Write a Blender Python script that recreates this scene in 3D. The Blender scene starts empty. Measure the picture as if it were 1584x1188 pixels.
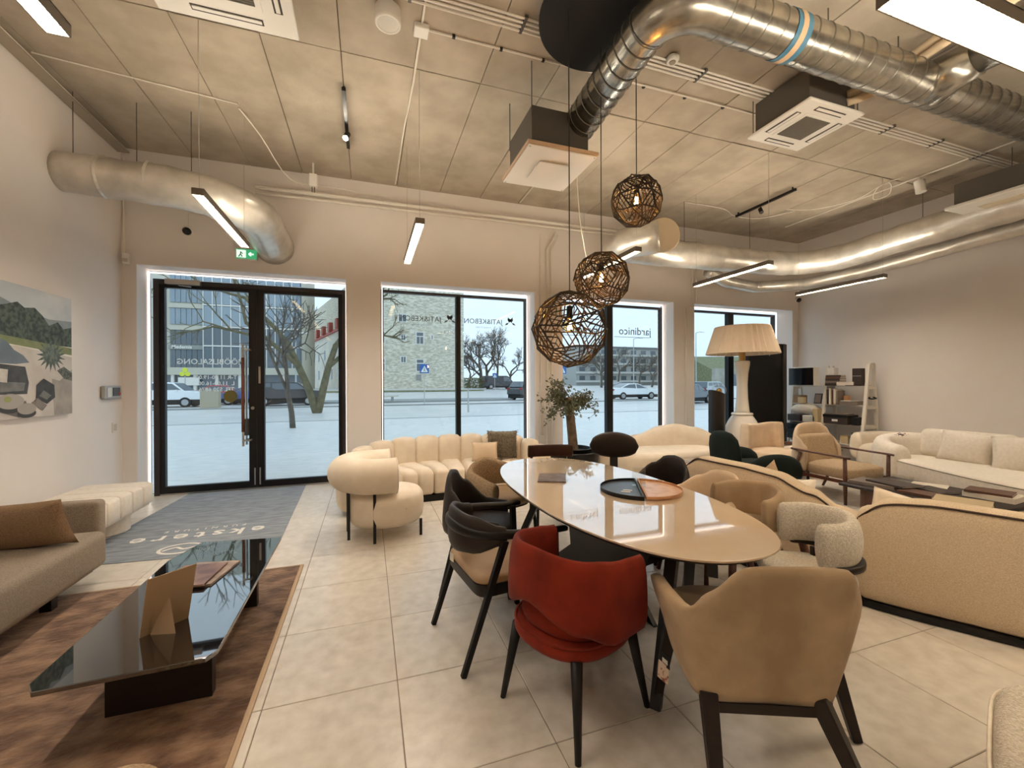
import bpy, bmesh, math, random
from mathutils import Vector, Matrix
random.seed(7)
PI = math.pi
scene = bpy.context.scene
COL = scene.collection

# ------------------------------------------------------------------ camera
def make_camera():
    f, yaw, pitch, roll, h = 652.87, .3288, -.0024, -.0037, 1.492
    fw = Vector((math.sin(yaw)*math.cos(pitch), math.cos(yaw)*math.cos(pitch), math.sin(pitch)))
    r0 = Vector((math.cos(yaw), -math.sin(yaw), 0)); u0 = r0.cross(fw)
    r = r0*math.cos(roll) + u0*math.sin(roll); u = -r0*math.sin(roll) + u0*math.cos(roll)
    cd = bpy.data.cameras.new('camera'); cd.sensor_fit = 'HORIZONTAL'; cd.sensor_width = 36
    cd.lens = f*36/1584; cd.clip_start = .05; cd.clip_end = 600
    co = bpy.data.objects.new('camera', cd); COL.objects.link(co)
    m = Matrix((r, u, -fw)).transposed().to_4x4(); m.translation = (0, 0, h)
    co.matrix_world = m
    scene.camera = co
make_camera()

# ------------------------------------------------------------------ view, world
scene.view_settings.view_transform = 'Standard'
scene.view_settings.look = 'None'
scene.view_settings.exposure = 0.2
scene.view_settings.gamma = 1.0
scene.view_settings.use_curve_mapping = False
try:
    scene.cycles.use_denoising = True
    scene.cycles.max_bounces = 10
    scene.cycles.diffuse_bounces = 5
    scene.cycles.transparent_max_bounces = 16
    scene.cycles.sample_clamp_indirect = 6
    scene.cycles.caustics_reflective = False
    scene.cycles.caustics_refractive = False
except Exception:
    pass
SKY = 1.35          # overcast sky
LAMP = 12.0         # all indoor lamps
def make_world():
    w = bpy.data.worlds.new('overcast_sky'); scene.world = w; w.use_nodes = True
    nt = w.node_tree; nt.nodes.clear()
    out = nt.nodes.new('ShaderNodeOutputWorld'); bg = nt.nodes.new('ShaderNodeBackground')
    tc = nt.nodes.new('ShaderNodeTexCoord'); nz = nt.nodes.new('ShaderNodeTexNoise')
    nz.inputs['Scale'].default_value = 1.6; nz.inputs['Detail'].default_value = 4
    cr = nt.nodes.new('ShaderNodeValToRGB')
    cr.color_ramp.elements[0].position = .35; cr.color_ramp.elements[0].color = (.50, .67, .82, 1)
    cr.color_ramp.elements[1].position = .7; cr.color_ramp.elements[1].color = (.62, .76, .88, 1)
    nt.links.new(tc.outputs['Generated'], nz.inputs['Vector'])
    nt.links.new(nz.outputs['Fac'], cr.inputs['Fac'])
    nt.links.new(cr.outputs['Color'], bg.inputs['Color'])
    bg.inputs['Strength'].default_value = 1.05*SKY
    nt.links.new(bg.outputs[0], out.inputs[0])
make_world()

# ------------------------------------------------------------------ room numbers
XL, XR, YB, YW, YF, ZC = -2.90, 8.69, -4.2, 6.55, 6.95, 4.44

# ------------------------------------------------------------------ materials
def S(r, g, b):
    f = lambda c: (c/255/12.92) if c/255 <= .04045 else ((c/255+.055)/1.055)**2.4
    return (f(r), f(g), f(b), 1)
MATS = {}
def mat(name, col, rough=.6, metal=0, col2=None, nscale=6, stretch=None, bump=0, bscale=60, coat=0, spec=.5,
        emit=None, estr=0, sheen=0, ior=None, rand=0, trans=0, detail=4, lo=.35, hi=.65):
    if name in MATS: return MATS[name]
    m = bpy.data.materials.new(name); m.use_nodes = True; MATS[name] = m
    nt = m.node_tree; p = nt.nodes['Principled BSDF']
    p.inputs['Base Color'].default_value = col; p.inputs['Roughness'].default_value = rough
    p.inputs['Metallic'].default_value = metal
    p.inputs['Specular IOR Level'].default_value = spec
    if coat: p.inputs['Coat Weight'].default_value = coat; p.inputs['Coat Roughness'].default_value = .03
    if sheen: p.inputs['Sheen Weight'].default_value = sheen; p.inputs['Sheen Roughness'].default_value = .4
    if ior: p.inputs['IOR'].default_value = ior
    if trans: p.inputs['Transmission Weight'].default_value = trans
    if emit: p.inputs['Emission Color'].default_value = emit; p.inputs['Emission Strength'].default_value = estr
    if col2 or bump or rand:
        geo = nt.nodes.new('ShaderNodeNewGeometry'); vec = geo.outputs['Position']
        if stretch:
            mp = nt.nodes.new('ShaderNodeMapping'); mp.inputs['Scale'].default_value = stretch
            nt.links.new(vec, mp.inputs['Vector']); vec = mp.outputs['Vector']
    last = None
    if col2:
        nz = nt.nodes.new('ShaderNodeTexNoise'); nz.inputs['Scale'].default_value = nscale; nz.inputs['Detail'].default_value = detail
        cr = nt.nodes.new('ShaderNodeValToRGB')
        cr.color_ramp.elements[0].position = lo; cr.color_ramp.elements[0].color = col
        cr.color_ramp.elements[1].position = hi; cr.color_ramp.elements[1].color = col2
        nt.links.new(vec, nz.inputs['Vector']); nt.links.new(nz.outputs['Fac'], cr.inputs['Fac'])
        last = cr.outputs['Color']
    if rand:
        oi = nt.nodes.new('ShaderNodeObjectInfo'); hs = nt.nodes.new('ShaderNodeHueSaturation')
        mr = nt.nodes.new('ShaderNodeMapRange'); mr.inputs['To Min'].default_value = 1-rand; mr.inputs['To Max'].default_value = 1+rand
        nt.links.new(oi.outputs['Random'], mr.inputs['Value']); nt.links.new(mr.outputs['Result'], hs.inputs['Value'])
        if last: nt.links.new(last, hs.inputs['Color'])
        else: hs.inputs['Color'].default_value = col
        last = hs.outputs['Color']
    if last: nt.links.new(last, p.inputs['Base Color'])
    if bump:
        nb = nt.nodes.new('ShaderNodeTexNoise'); nb.inputs['Scale'].default_value = bscale; nb.inputs['Detail'].default_value = 3
        bn = nt.nodes.new('ShaderNodeBump'); bn.inputs['Strength'].default_value = bump; bn.inputs['Distance'].default_value = .01
        nt.links.new(vec, nb.inputs['Vector']); nt.links.new(nb.outputs['Fac'], bn.inputs['Height'])
        nt.links.new(bn.outputs['Normal'], p.inputs['Normal'])
    return m
def glass_mat(name, tint=(1, 1, 1, 1), refl=1.0, ior=1.45):
    if name in MATS: return MATS[name]
    m = bpy.data.materials.new(name); m.use_nodes = True; MATS[name] = m
    nt = m.node_tree; nt.nodes.clear()
    o = nt.nodes.new('ShaderNodeOutputMaterial'); mx = nt.nodes.new('ShaderNodeMixShader')
    t = nt.nodes.new('ShaderNodeBsdfTransparent'); g = nt.nodes.new('ShaderNodeBsdfGlossy')
    fr = nt.nodes.new('ShaderNodeLayerWeight'); fr.inputs['Blend'].default_value = .5
    pw = nt.nodes.new('ShaderNodeMath'); pw.operation = 'POWER'; pw.inputs[1].default_value = 5
    mu = nt.nodes.new('ShaderNodeMath'); mu.operation = 'MULTIPLY_ADD'; mu.inputs[1].default_value = .9*refl; mu.inputs[2].default_value = .04*refl
    nt.links.new(fr.outputs['Facing'], pw.inputs[0])
    t.inputs['Color'].default_value = tint; g.inputs['Roughness'].default_value = .02
    nt.links.new(pw.outputs[0], mu.inputs[0]); nt.links.new(mu.outputs[0], mx.inputs[0])
    nt.links.new(t.outputs[0], mx.inputs[1]); nt.links.new(g.outputs[0], mx.inputs[2]); nt.links.new(mx.outputs[0], o.inputs[0])
    return m
M = {}
M['wall'] = mat('wall_paint', S(234, 227, 221), .75, col2=S(238, 232, 227), nscale=1.2, bump=.06, bscale=90)
M['reveal'] = mat('lit_wall_paint', S(238, 235, 232), .6)  # wall paint made paler, the LED light put into its colour
M['ceil'] = mat('concrete', S(180, 168, 151), .88, col2=S(160, 148, 131), nscale=2.6, bump=.25, bscale=25, rand=.05, detail=8)
M['ceil_gap'] = mat('concrete_joint', S(92, 80, 66), .9)
M['tile'] = mat('porcelain_tile', S(226, 219, 208), .28, col2=S(196, 186, 172), nscale=12, bump=.04, bscale=40, rand=.03, detail=15, spec=.45, lo=.22, hi=.82)
M['grout'] = mat('grout', S(140, 124, 108), .9)
M['black'] = mat('black_metal', S(15, 14, 14), .4, spec=.35)
M['frame'] = mat('bronze_black_frame', S(34, 27, 25), .4)
M['blackwood'] = mat('black_stained_wood', S(13, 12, 11), .45, col2=S(20, 17, 16), nscale=4, stretch=(1, 1, 8), spec=.3)
M['white'] = mat('white_plastic', S(232, 228, 220), .45)
M['whitemetal'] = mat('white_enamel', S(226, 220, 208), .4)
M['glass'] = glass_mat('window_glass', (.97, .985, .98, 1), 1.0)
M['clear'] = glass_mat('clear_glass', (.97, .97, .96, 1), 1.2)
M['steel'] = mat('brushed_steel', S(190, 188, 184), .28, 1)
M['galv'] = mat('galvanised_steel', S(186, 182, 172), .26, .95, col2=S(150, 147, 140), nscale=9)
M['seam'] = mat('duct_seam', S(120, 116, 108), .4, .8)
M['foil'] = mat('aluminium_foil_wrap', S(226, 221, 212), .34, .6, col2=S(198, 193, 184), nscale=4, bump=.5, bscale=11)
M['cream'] = mat('cream_velvet', S(236, 223, 203), .88, col2=S(228, 213, 191), nscale=7, sheen=.12, bump=.08, bscale=200)
M['ivory'] = mat('ivory_fabric', S(238, 230, 216), .9, col2=S(230, 220, 204), nscale=30, bump=.2, bscale=260)
M['boucle'] = mat('white_boucle', S(236, 228, 214), .95, col2=S(208, 198, 180), nscale=110, bump=.9, bscale=170)
M['tanboucle'] = mat('tan_boucle', S(172, 148, 118), .95, col2=S(132, 108, 80), nscale=110, bump=.9, bscale=170)
M['sandboucle'] = mat('sand_boucle', S(204, 180, 148), .95, col2=S(172, 146, 114), nscale=120, bump=.8, bscale=180)
M['sofaback'] = mat('sand_woven_fabric', S(222, 203, 175), .92, col2=S(204, 182, 152), nscale=150, bump=.5, bscale=220)
M['piping'] = mat('dark_brown_piping', S(62, 42, 32), .7)
M['greybrown'] = mat('taupe_fabric', S(158, 146, 131), .95, col2=S(136, 123, 108), nscale=160, bump=.5, bscale=240)
M['cushionbrown'] = mat('brown_linen', S(146, 120, 93), .95, col2=S(128, 103, 78), nscale=120, bump=.4, bscale=220)
M['beigevelvet'] = mat('beige_velvet', S(176, 152, 121), .82, col2=S(150, 126, 96), nscale=5, sheen=.12, bump=.1, bscale=150)
M['lightbeige'] = mat('light_beige_velvet', S(222, 200, 172), .88, col2=S(208, 185, 156), nscale=6, sheen=.1)
M['redvelvet'] = mat('rust_red_velvet', S(128, 38, 16), .82, col2=S(98, 24, 10), nscale=5, sheen=.05, spec=.25)
M['darkleather'] = mat('dark_brown_leather', S(38, 29, 25), .5, col2=S(30, 23, 20), nscale=8, bump=.1, bscale=150, spec=.3)
M['brownleather'] = mat('brown_leather', S(62, 38, 28), .5, col2=S(50, 30, 22), nscale=10, spec=.3)
M['tanleather'] = mat('tan_leather', S(172, 144, 110), .55, col2=S(156, 127, 94), nscale=5)
M['green'] = mat('dark_green_velvet', S(15, 29, 25), .85, col2=S(10, 21, 18), nscale=6, sheen=.04, spec=.2)
M['walnut'] = mat('walnut', S(92, 52, 34), .45, col2=S(72, 38, 25), nscale=5, stretch=(3, 3, 12))
M['darkwood'] = mat('dark_wood', S(36, 25, 20), .45, col2=S(26, 18, 15), nscale=5, stretch=(3, 3, 12), spec=.35)
M['oak'] = mat('oak', S(196, 150, 110), .5, col2=S(180, 132, 92), nscale=6, stretch=(1, 10, 4))
M['tabletop'] = mat('polished_cream_stone', S(228, 208, 182), .04, col2=S(214, 190, 160), nscale=2.2, detail=9, coat=1.0, spec=1.0, lo=.3, hi=.75)
M['tabletop'].node_tree.nodes['Principled BSDF'].inputs['IOR'].default_value = 1.75
M['blackglass'] = mat('smoked_black_glass', S(26, 24, 24), .02, spec=1.0, coat=1.0, ior=1.8)
M['blackmarble'] = mat('black_marble', S(44, 44, 42), .3, col2=S(70, 70, 66), nscale=9, lo=.5, hi=.8)
M['pinkmarble'] = mat('pink_stone', S(216, 178, 146), .3, col2=S(190, 146, 112), nscale=16, lo=.45, hi=.7)
M['mat'] = mat('grey_carpet', S(156, 163, 170), .98, col2=S(128, 135, 143), nscale=9, stretch=(.6, 2.5, 1), bump=.5, bscale=130)
M['matprint'] = mat('mat_lettering', S(232, 228, 220), .95)
M['rug'] = mat('brown_silky_rug', S(164, 132, 104), .7, col2=S(98, 68, 47), nscale=6, stretch=(1, 1.5, 1), sheen=.3, bump=.8, bscale=22, lo=.30, hi=.60, detail=10)  # lighter tone paints the silky highlights into the pile colour
M['rugedge'] = mat('rug_edge_binding', S(186, 162, 134), .9)
M['cardboard'] = mat('brown_card', S(166, 140, 110), .8)
M['paper'] = mat('paper', S(226, 216, 200), .7)
M['bookdark'] = mat('dark_book_cover', S(54, 44, 40), .5)
M['bookgrey'] = mat('grey_book_cover', S(120, 108, 98), .55)
M['booktan'] = mat('tan_book_cover', S(196, 176, 138), .6)
M['bookbrown'] = mat('brown_book_cover', S(92, 62, 48), .5)
M['shade'] = mat('pleated_lamp_shade', S(226, 206, 178), .85)
M['porcelain'] = mat('white_ceramic', S(238, 230, 216), .25, coat=.4)
M['brass'] = mat('brass', S(190, 150, 90), .3, 1)
M['darkgrey'] = mat('dark_grey_metal', S(86, 82, 76), .5, .2)
M['grille'] = mat('grille_grey', S(110, 104, 94), .6)
M['cord'] = mat('black_cord', S(18, 14, 13), .6)
M['rope'] = mat('dark_brown_rope', S(26, 15, 11), .6)
M['redlabel'] = mat('red_shade', S(150, 40, 30), .6)
M['bark'] = mat('bark', S(122, 102, 80), .9, col2=S(88, 72, 56), nscale=14, bump=.7, bscale=30)
M['leaf'] = mat('olive_leaf', S(112, 116, 84), .6, col2=S(64, 72, 50), nscale=9, rand=0)
M['soil'] = mat('soil', S(60, 46, 36), .95)
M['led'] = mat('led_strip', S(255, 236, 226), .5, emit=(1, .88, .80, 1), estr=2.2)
M['lamplight'] = mat('lamp_diffuser', S(255, 240, 200), .5, emit=(1, .885, .745, 1), estr=8.8*LAMP)
M['lamplight_wide'] = mat('wide_lamp_diffuser', S(255, 240, 200), .5, emit=(1, .85, .64, 1), estr=2.6*LAMP)
M['coolprint'] = mat('decal_white', S(236, 236, 232), .6)
def film_mat(name, col):
    m = bpy.data.materials.new(name); m.use_nodes = True; nt = m.node_tree; nt.nodes.clear()
    o = nt.nodes.new('ShaderNodeOutputMaterial'); mx = nt.nodes.new('ShaderNodeMixShader'); mx.inputs[0].default_value = .35
    a = nt.nodes.new('ShaderNodeBsdfTranslucent'); b_ = nt.nodes.new('ShaderNodeBsdfDiffuse'); a.inputs[0].default_value = col; b_.inputs[0].default_value = col
    nt.links.new(a.outputs[0], mx.inputs[1]); nt.links.new(b_.outputs[0], mx.inputs[2]); nt.links.new(mx.outputs[0], o.inputs[0])
    return m
M['film'] = film_mat('white_window_film', (.95, .95, .93, 1))
M['greyprint'] = mat('decal_grey', S(76, 80, 84), .6)

# ------------------------------------------------------------------ mesh helpers
def tag(o, label=None, cat=None, group=None, kind=None):
    if label: o['label'] = label
    if cat: o['category'] = cat
    if group: o['group'] = group
    if kind: o['kind'] = kind
    return o
def thing(name, label, cat, loc=(0, 0, 0), rz=0, group=None):
    o = bpy.data.objects.new(name, None); COL.objects.link(o)
    o.location = loc; o.rotation_euler = (0, 0, rz); o.empty_display_size = .1
    return tag(o, label, cat, group)
def face(a):           # facing angle in degrees from +X  ->  rz for things modelled facing +Y
    return math.radians(a-90)
class B:
    def __init__(s): s.v = []; s.f = []
    def add(s, v, f):
        n = len(s.v); s.v += [tuple(x) for x in v]; s.f += [tuple(i+n for i in q) for q in f]; return s
    def box(s, x0, x1, y0, y1, z0, z1, mtx=None):
        v = [Vector((x, y, z)) for z in (z0, z1) for y in (y0, y1) for x in (x0, x1)]
        if mtx: v = [mtx @ p for p in v]
        return s.add(v, [(0, 2, 3, 1), (4, 5, 7, 6), (0, 1, 5, 4), (2, 6, 7, 3), (0, 4, 6, 2), (1, 3, 7, 5)])
    def bar(s, p0, p1, w, h, w1=None, h1=None, up=(0, 0, 1)):
        """rectangular bar from p0 to p1, width w (sideways) and height h"""
        p0, p1 = Vector(p0), Vector(p1); d = (p1-p0).normalized(); up = Vector(up)
        if abs(d.dot(up)) > .95: up = Vector((0, 1, 0)) if abs(d.y) < .9 else Vector((1, 0, 0))
        sx = d.cross(up).normalized(); sz = sx.cross(d).normalized()
        w1 = w if w1 is None else w1; h1 = h if h1 is None else h1
        v = []
        for p, a, b in ((p0, w, h), (p1, w1, h1)):
            for i, j in ((-1, -1), (1, -1), (1, 1), (-1, 1)): v.append(p+sx*i*a/2+sz*j*b/2)
        return s.add(v, [(3, 2, 1, 0), (4, 5, 6, 7), (0, 1, 5, 4), (1, 2, 6, 5), (2, 3, 7, 6), (3, 0, 4, 7)])
    def tube(s, pts, r, n=8, closed=False, cap=True):
        pts = [Vector(p) for p in pts]; N = len(pts)
        rs = r if isinstance(r, (list, tuple)) else [r]*N
        rings = []; ref = None
        for i, p in enumerate(pts):
            if closed: d = pts[(i+1) % N]-pts[i-1]
            else: d = pts[min(i+1, N-1)]-pts[max(i-1, 0)]
            d.normalize()
            if ref is None: ref = Vector((0, 0, 1)) if abs(d.z) < .9 else Vector((1, 0, 0))
            a = d.cross(ref).normalized(); b = a.cross(d).normalized(); ref = b
            rings.append([p+(a*math.cos(2*PI*k/n)+b*math.sin(2*PI*k/n))*rs[i] for k in range(n)])
        return s.loft(rings, ucl=closed, cap=cap and not closed)
    def loft(s, rings, ucl=False, cap=True, vcl=True):
        n = len(rings[0]); N = len(rings); v = [p for r in rings for p in r]; f = []
        for i in range(N if ucl else N-1):
            j = (i+1) % N
            for k in range(n if vcl else n-1):
                l = (k+1) % n; f.append((i*n+k, j*n+k, j*n+l, i*n+l))
        if cap and not ucl:
            f.append(tuple(range(n))); f.append(tuple((N-1)*n+k for k in reversed(range(n))))
        return s.add(v, f)
    def lathe(s, prof, n=24, c=(0, 0, 0), cap=True):
        rings = [[(c[0]+r*math.cos(2*PI*k/n), c[1]+r*math.sin(2*PI*k/n), c[2]+z) for k in range(n)] for r, z in prof]
        return s.loft(rings, cap=cap)
    def cyl(s, p0, p1, r0, r1=None, n=12):
        return s.tube([p0, p1], [r0, r0 if r1 is None else r1], n)
    def prism(s, poly, z0, z1):
        n = len(poly); v = [(x, y, z0) for x, y in poly]+[(x, y, z1) for x, y in poly]
        f = [tuple(reversed(range(n))), tuple(range(n, 2*n))]+[(i, (i+1) % n, (i+1) % n+n, i+n) for i in range(n)]
        return s.add(v, f)
    def prism_y(s, poly, y0, y1):     # poly in x,z
        n = len(poly); v = [(x, y0, z) for x, z in poly]+[(x, y1, z) for x, z in poly]
        f = [tuple(range(n)), tuple(reversed(range(n, 2*n)))]+[(i+n, (i+1) % n+n, (i+1) % n, i) for i in range(n)]
        return s.add(v, f)
    def pillow(s, w, h, t, mtx=None, n=12, e=.5, pinch=.06):
        """soft square cushion lying in local xz, thickness along y"""
        idx = {}; v = []; f = []
        for sd in (1, -1):
            for i in range(n+1):
                for j in range(n+1):
                    a, b = i/n*2-1, j/n*2-1
                    if (abs(a) == 1 or abs(b) == 1) and sd == -1: idx[sd, i, j] = idx[1, i, j]; continue
                    th = t/2*((1-a*a)*(1-b*b))**e
                    k = 1-pinch*((1-a*a) if abs(b) > abs(a) else (1-b*b))
                    p = Vector((a*w/2*(1-pinch*(1-b*b)), sd*th, b*h/2*(1-pinch*(1-a*a))))
                    idx[sd, i, j] = len(v); v.append(mtx @ p if mtx else p)
            for i in range(n):
                for j in range(n):
                    q = (idx[sd, i, j], idx[sd, i+1, j], idx[sd, i+1, j+1], idx[sd, i, j+1])
                    f.append(q if sd == -1 else q[::-1])
        return s.add(v, f)
    def obj(s, name, m, parent=None, smooth=False, bev=0, sub=0, seg=2, kind=None, label=None, loc=None, rot=None, auto=None):
        me = bpy.data.meshes.new(name); me.from_pydata(s.v, [], s.f); me.update()
        return mobj(name, me, m, parent, smooth, bev, sub, seg, kind, label, loc, rot, auto)
def mobj(name, me, m, parent=None, smooth=False, bev=0, sub=0, seg=2, kind=None, label=None, loc=None, rot=None, auto=None):
    bm = bmesh.new(); bm.from_mesh(me); bmesh.ops.recalc_face_normals(bm, faces=bm.faces); bm.to_mesh(me); bm.free()
    if isinstance(m, (list, tuple)):
        for x in m: me.materials.append(M[x] if isinstance(x, str) else x)
    else: me.materials.append(M[m] if isinstance(m, str) else m)
    o = bpy.data.objects.new(name, me); COL.objects.link(o)
    if parent: o.parent = parent
    if loc: o.location = loc
    if rot: o.rotation_euler = rot
    if smooth or sub:
        me.polygons.foreach_set('use_smooth', [True]*len(me.polygons))
    if auto:
        me.polygons.foreach_set('use_smooth', [True]*len(me.polygons))
        try: me.set_sharp_from_angle(angle=math.radians(auto))
        except Exception: pass
    if bev:
        md = o.modifiers.new('bevel', 'BEVEL'); md.width = bev; md.segments = seg; md.limit_method = 'ANGLE'; md.angle_limit = math.radians(40)
        me.polygons.foreach_set('use_smooth', [True]*len(me.polygons))
        try: md.harden_normals = True
        except Exception: pass
    if sub:
        md = o.modifiers.new('subsurf', 'SUBSURF'); md.levels = sub; md.render_levels = sub
    if kind: o['kind'] = kind
    if label: o['label'] = label
    return o
def share(o, parent=None, loc=None, rot=None, scale=None, name=None):
    c = o.copy(); COL.objects.link(c)
    if parent is not None: c.parent = parent
    if loc is not None: c.location = loc
    if rot is not None: c.rotation_euler = rot
    if scale is not None: c.scale = scale
    return c
def copy_tree(o, parent=None):
    c = o.copy(); COL.objects.link(c)
    if parent is not None: c.parent = parent
    for ch in list(o.children): copy_tree(ch, c)
    return c
def rbox(w, d, h, r=.03, seg=4):
    """rounded box centred in xy, base at z=0, as verts/faces"""
    bm = bmesh.new(); bmesh.ops.create_cube(bm, size=1)
    for v in bm.verts: v.co = (v.co.x*w, v.co.y*d, (v.co.z+.5)*h)
    bmesh.ops.bevel(bm, geom=list(bm.edges), offset=r, segments=seg, profile=.5, affect='EDGES')
    vs = [v.co.copy() for v in bm.verts]; bm.verts.index_update(); fs = [tuple(v.index for v in f.verts) for f in bm.faces]; bm.free()
    return vs, fs
def put(b, vf, mtx):
    return b.add([mtx @ p for p in vf[0]], vf[1])
def T(x=0, y=0, z=0, rx=0, ry=0, rz=0):
    return Matrix.Translation((x, y, z)) @ Matrix.Rotation(math.radians(rz), 4, 'Z') @ Matrix.Rotation(math.radians(ry), 4, 'Y') @ Matrix.Rotation(math.radians(rx), 4, 'X')
def smoothpath(pts, n=6, closed=False):
    """Catmull-Rom through points (any dimension)"""
    P = [Vector(p) for p in pts]; N = len(P); out = []
    for i in range(N if closed else N-1):
        if closed: p0, p1, p2, p3 = P[i-1], P[i], P[(i+1) % N], P[(i+2) % N]
        else: p0, p1, p2, p3 = P[max(i-1, 0)], P[i], P[i+1], P[min(i+2, N-1)]
        for k in range(n):
            t = k/n
            out.append(.5*((2*p1)+(p2-p0)*t+(2*p0-5*p1+4*p2-p3)*t*t+(3*p1-p0-3*p2+p3)*t**3))
    if not closed: out.append(P[-1])
    return out
def lerp(a, b, t): return a+(b-a)*t
def interp(tab, t):
    for (a, x), (b, y) in zip(tab, tab[1:]):
        if t <= b:
            k = (t-a)/(b-a) if b > a else 0; k = k*k*(3-2*k)
            return x+(y-x)*k
    return tab[-1][1]
def band(path, lo, hi, th, lean=0, n=14, p=2.6, endround=True, leanref=None):
    """upholstered band along a plan path. lo/hi/th: number or table over t in 0..1. lean: outward shift per metre of height"""
    pts = [Vector((q[0], q[1], 0)) for q in path]; N = len(pts); rings = []
    L = [0]
    for a, b in zip(pts, pts[1:]): L.append(L[-1]+(b-a).length)
    val = lambda x, t: interp(x, t) if isinstance(x, list) else x
    idx = list(range(N))
    ring_t = [(i, L[i]/L[-1], 1.0, 0.0) for i in idx]
    for i, t, sc, off in ring_t:
        d = pts[min(i+1, N-1)]-pts[max(i-1, 0)]; d.normalize(); nn = Vector((d.y, -d.x, 0))
        zl, zh, tk = val(lo, t), val(hi, t), val(th, t); le = val(lean, t)
        zm, hh = (zl+zh)/2, (zh-zl)/2
        ring = []
        for k in range(n):
            a = 2*PI*k/n; c, s = math.cos(a), math.sin(a)
            x = math.copysign(abs(c)**(2/p), c)*tk/2; z = math.copysign(abs(s)**(2/p), s)*hh
            ring.append(pts[i]+nn*(x+le*(z+hh))+Vector((0, 0, zm+z)))
        rings.append((ring, d, tk))
    out = [r[0] for r in rings]
    if endround:
        def cap(r, sign):
            ring, d, tk = r; c = sum(ring, Vector())/len(ring); res = []
            for q, e in ((.93, .3), (.75, .46), (.4, .54)):
                res.append([c+(p_-c)*q+d*sign*tk*e*.55 for p_ in ring])
            return res
        out = cap(rings[0], -1)[::-1]+out+cap(rings[-1], 1)
    return B().loft(out)
def upath(w, back, arm, n=10, k=2.2):
    """U in plan, open towards +Y: right arm end, round the back (-Y), left arm end. w half width"""
    P = [(w, arm)]
    for i in range(1, 3): P.append((w, lerp(arm, 0, i/3)))
    for i in range(2*n+1):
        a = PI*i/(2*n); c, s = math.cos(a), math.sin(a)
        P.append((math.copysign(abs(c)**(2/k), c)*w, -abs(s)**(2/k)*back))
    for i in range(2, -1, -1): P.append((-w, lerp(arm, 0, i/3)))
    return P
def text(name, body, size, m, parent, mtx, depth=.0006, kind=None, align='CENTER', space=1.0, bold=0):
    cu = bpy.data.curves.new(name, 'FONT'); cu.body = body; cu.size = size; cu.extrude = depth
    cu.align_x = align; cu.align_y = 'CENTER'; cu.space_character = space; cu.offset = bold; cu.resolution_u = 2
    o = bpy.data.objects.new(name+'_tmp', cu); COL.objects.link(o)
    dg = bpy.context.evaluated_depsgraph_get()
    me = bpy.data.meshes.new_from_object(o.evaluated_get(dg), depsgraph=dg)
    bpy.data.objects.remove(o); me.transform(mtx); me.materials.clear()
    return mobj(name, me, m, parent, kind=kind)
def letters(name, body, size, m, parent, mtx, depth, space, bold):
    """lettering as one part per letter"""
    o = text(name, body, size, m, parent, mtx, depth, None, 'CENTER', space, bold)
    bm = bmesh.new(); bm.from_mesh(o.data); bm.verts.index_update(); seen = {}
    for v in bm.verts:
        if v in seen: continue
        st = [v]; seen[v] = v.index; k = v.index
        while st:
            a = st.pop()
            for e in a.link_edges:
                c = e.other_vert(a)
                if c not in seen: seen[c] = k; st.append(c)
    isl = {}
    for f in bm.faces: isl.setdefault(seen[f.verts[0]], []).append(f)
    for fs in isl.values():
        vs = []; idx = {}; F = []
        for f in fs:
            for v in f.verts:
                if v not in idx: idx[v] = len(vs); vs.append(v.co.copy())
            F.append(tuple(idx[v] for v in f.verts))
        B().add(vs, F).obj('letter', m, parent)
    bm.free(); bpy.data.objects.remove(o)
def area(name, loc, rot, sx, sy, power, col, parent=None):
    l = bpy.data.lights.new(name, 'AREA'); l.shape = 'RECTANGLE'; l.size = sx; l.size_y = sy; l.energy = power*LAMP; l.color = col
    o = bpy.data.objects.new(name, l); COL.objects.link(o); o.location = loc; o.rotation_euler = rot
    if parent: o.parent = parent
    return o
# ================================================================== THE SETTING
def struct(o): o['kind'] = 'structure'; return o
floor = struct(B().box(XL-.3, XR+.3, YB-.3, YF+.12, -.12, -.004).obj('floor', 'grout'))
TX0, TY0, TS = -.4665, 2.795, .6
tile_me = None
def tile_mesh(w, d):
    b = B(); put(b, rbox(w, d, .012, .0022, 1), T(0, 0, -.012)); return b
proto = None
i0 = math.floor((XL-TX0)/TS); i1 = math.ceil((XR-TX0)/TS)
rest = B()
for j in range(math.floor((YB-TY0)/TS), math.ceil((YF-TY0)/TS)):
    for i in range(i0, i1):
        xa, xb = max(TX0+i*TS, XL), min(TX0+(i+1)*TS, XR); ya, yb = max(TY0+j*TS, YB), min(TY0+(j+1)*TS, YF+.1)
        if xb-xa < .03 or yb-ya < .03: continue
        cx, cy, w, d = (xa+xb)/2, (ya+yb)/2, xb-xa-.004, yb-ya-.004
        if j*TS+TY0 < .3:
            put(rest, rbox(w, d, .012, .0022, 1), T(cx, cy, -.012)); continue
        if proto is None: proto = tile_mesh(.596, .596).obj('tile', 'tile', floor, loc=(cx, cy, 0)); o = proto
        else: o = share(proto, floor, (cx, cy, 0))
        o.scale = (w/.596, d/.596, 1)
rest.obj('tile_field', 'tile', floor, kind='stuff')

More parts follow.
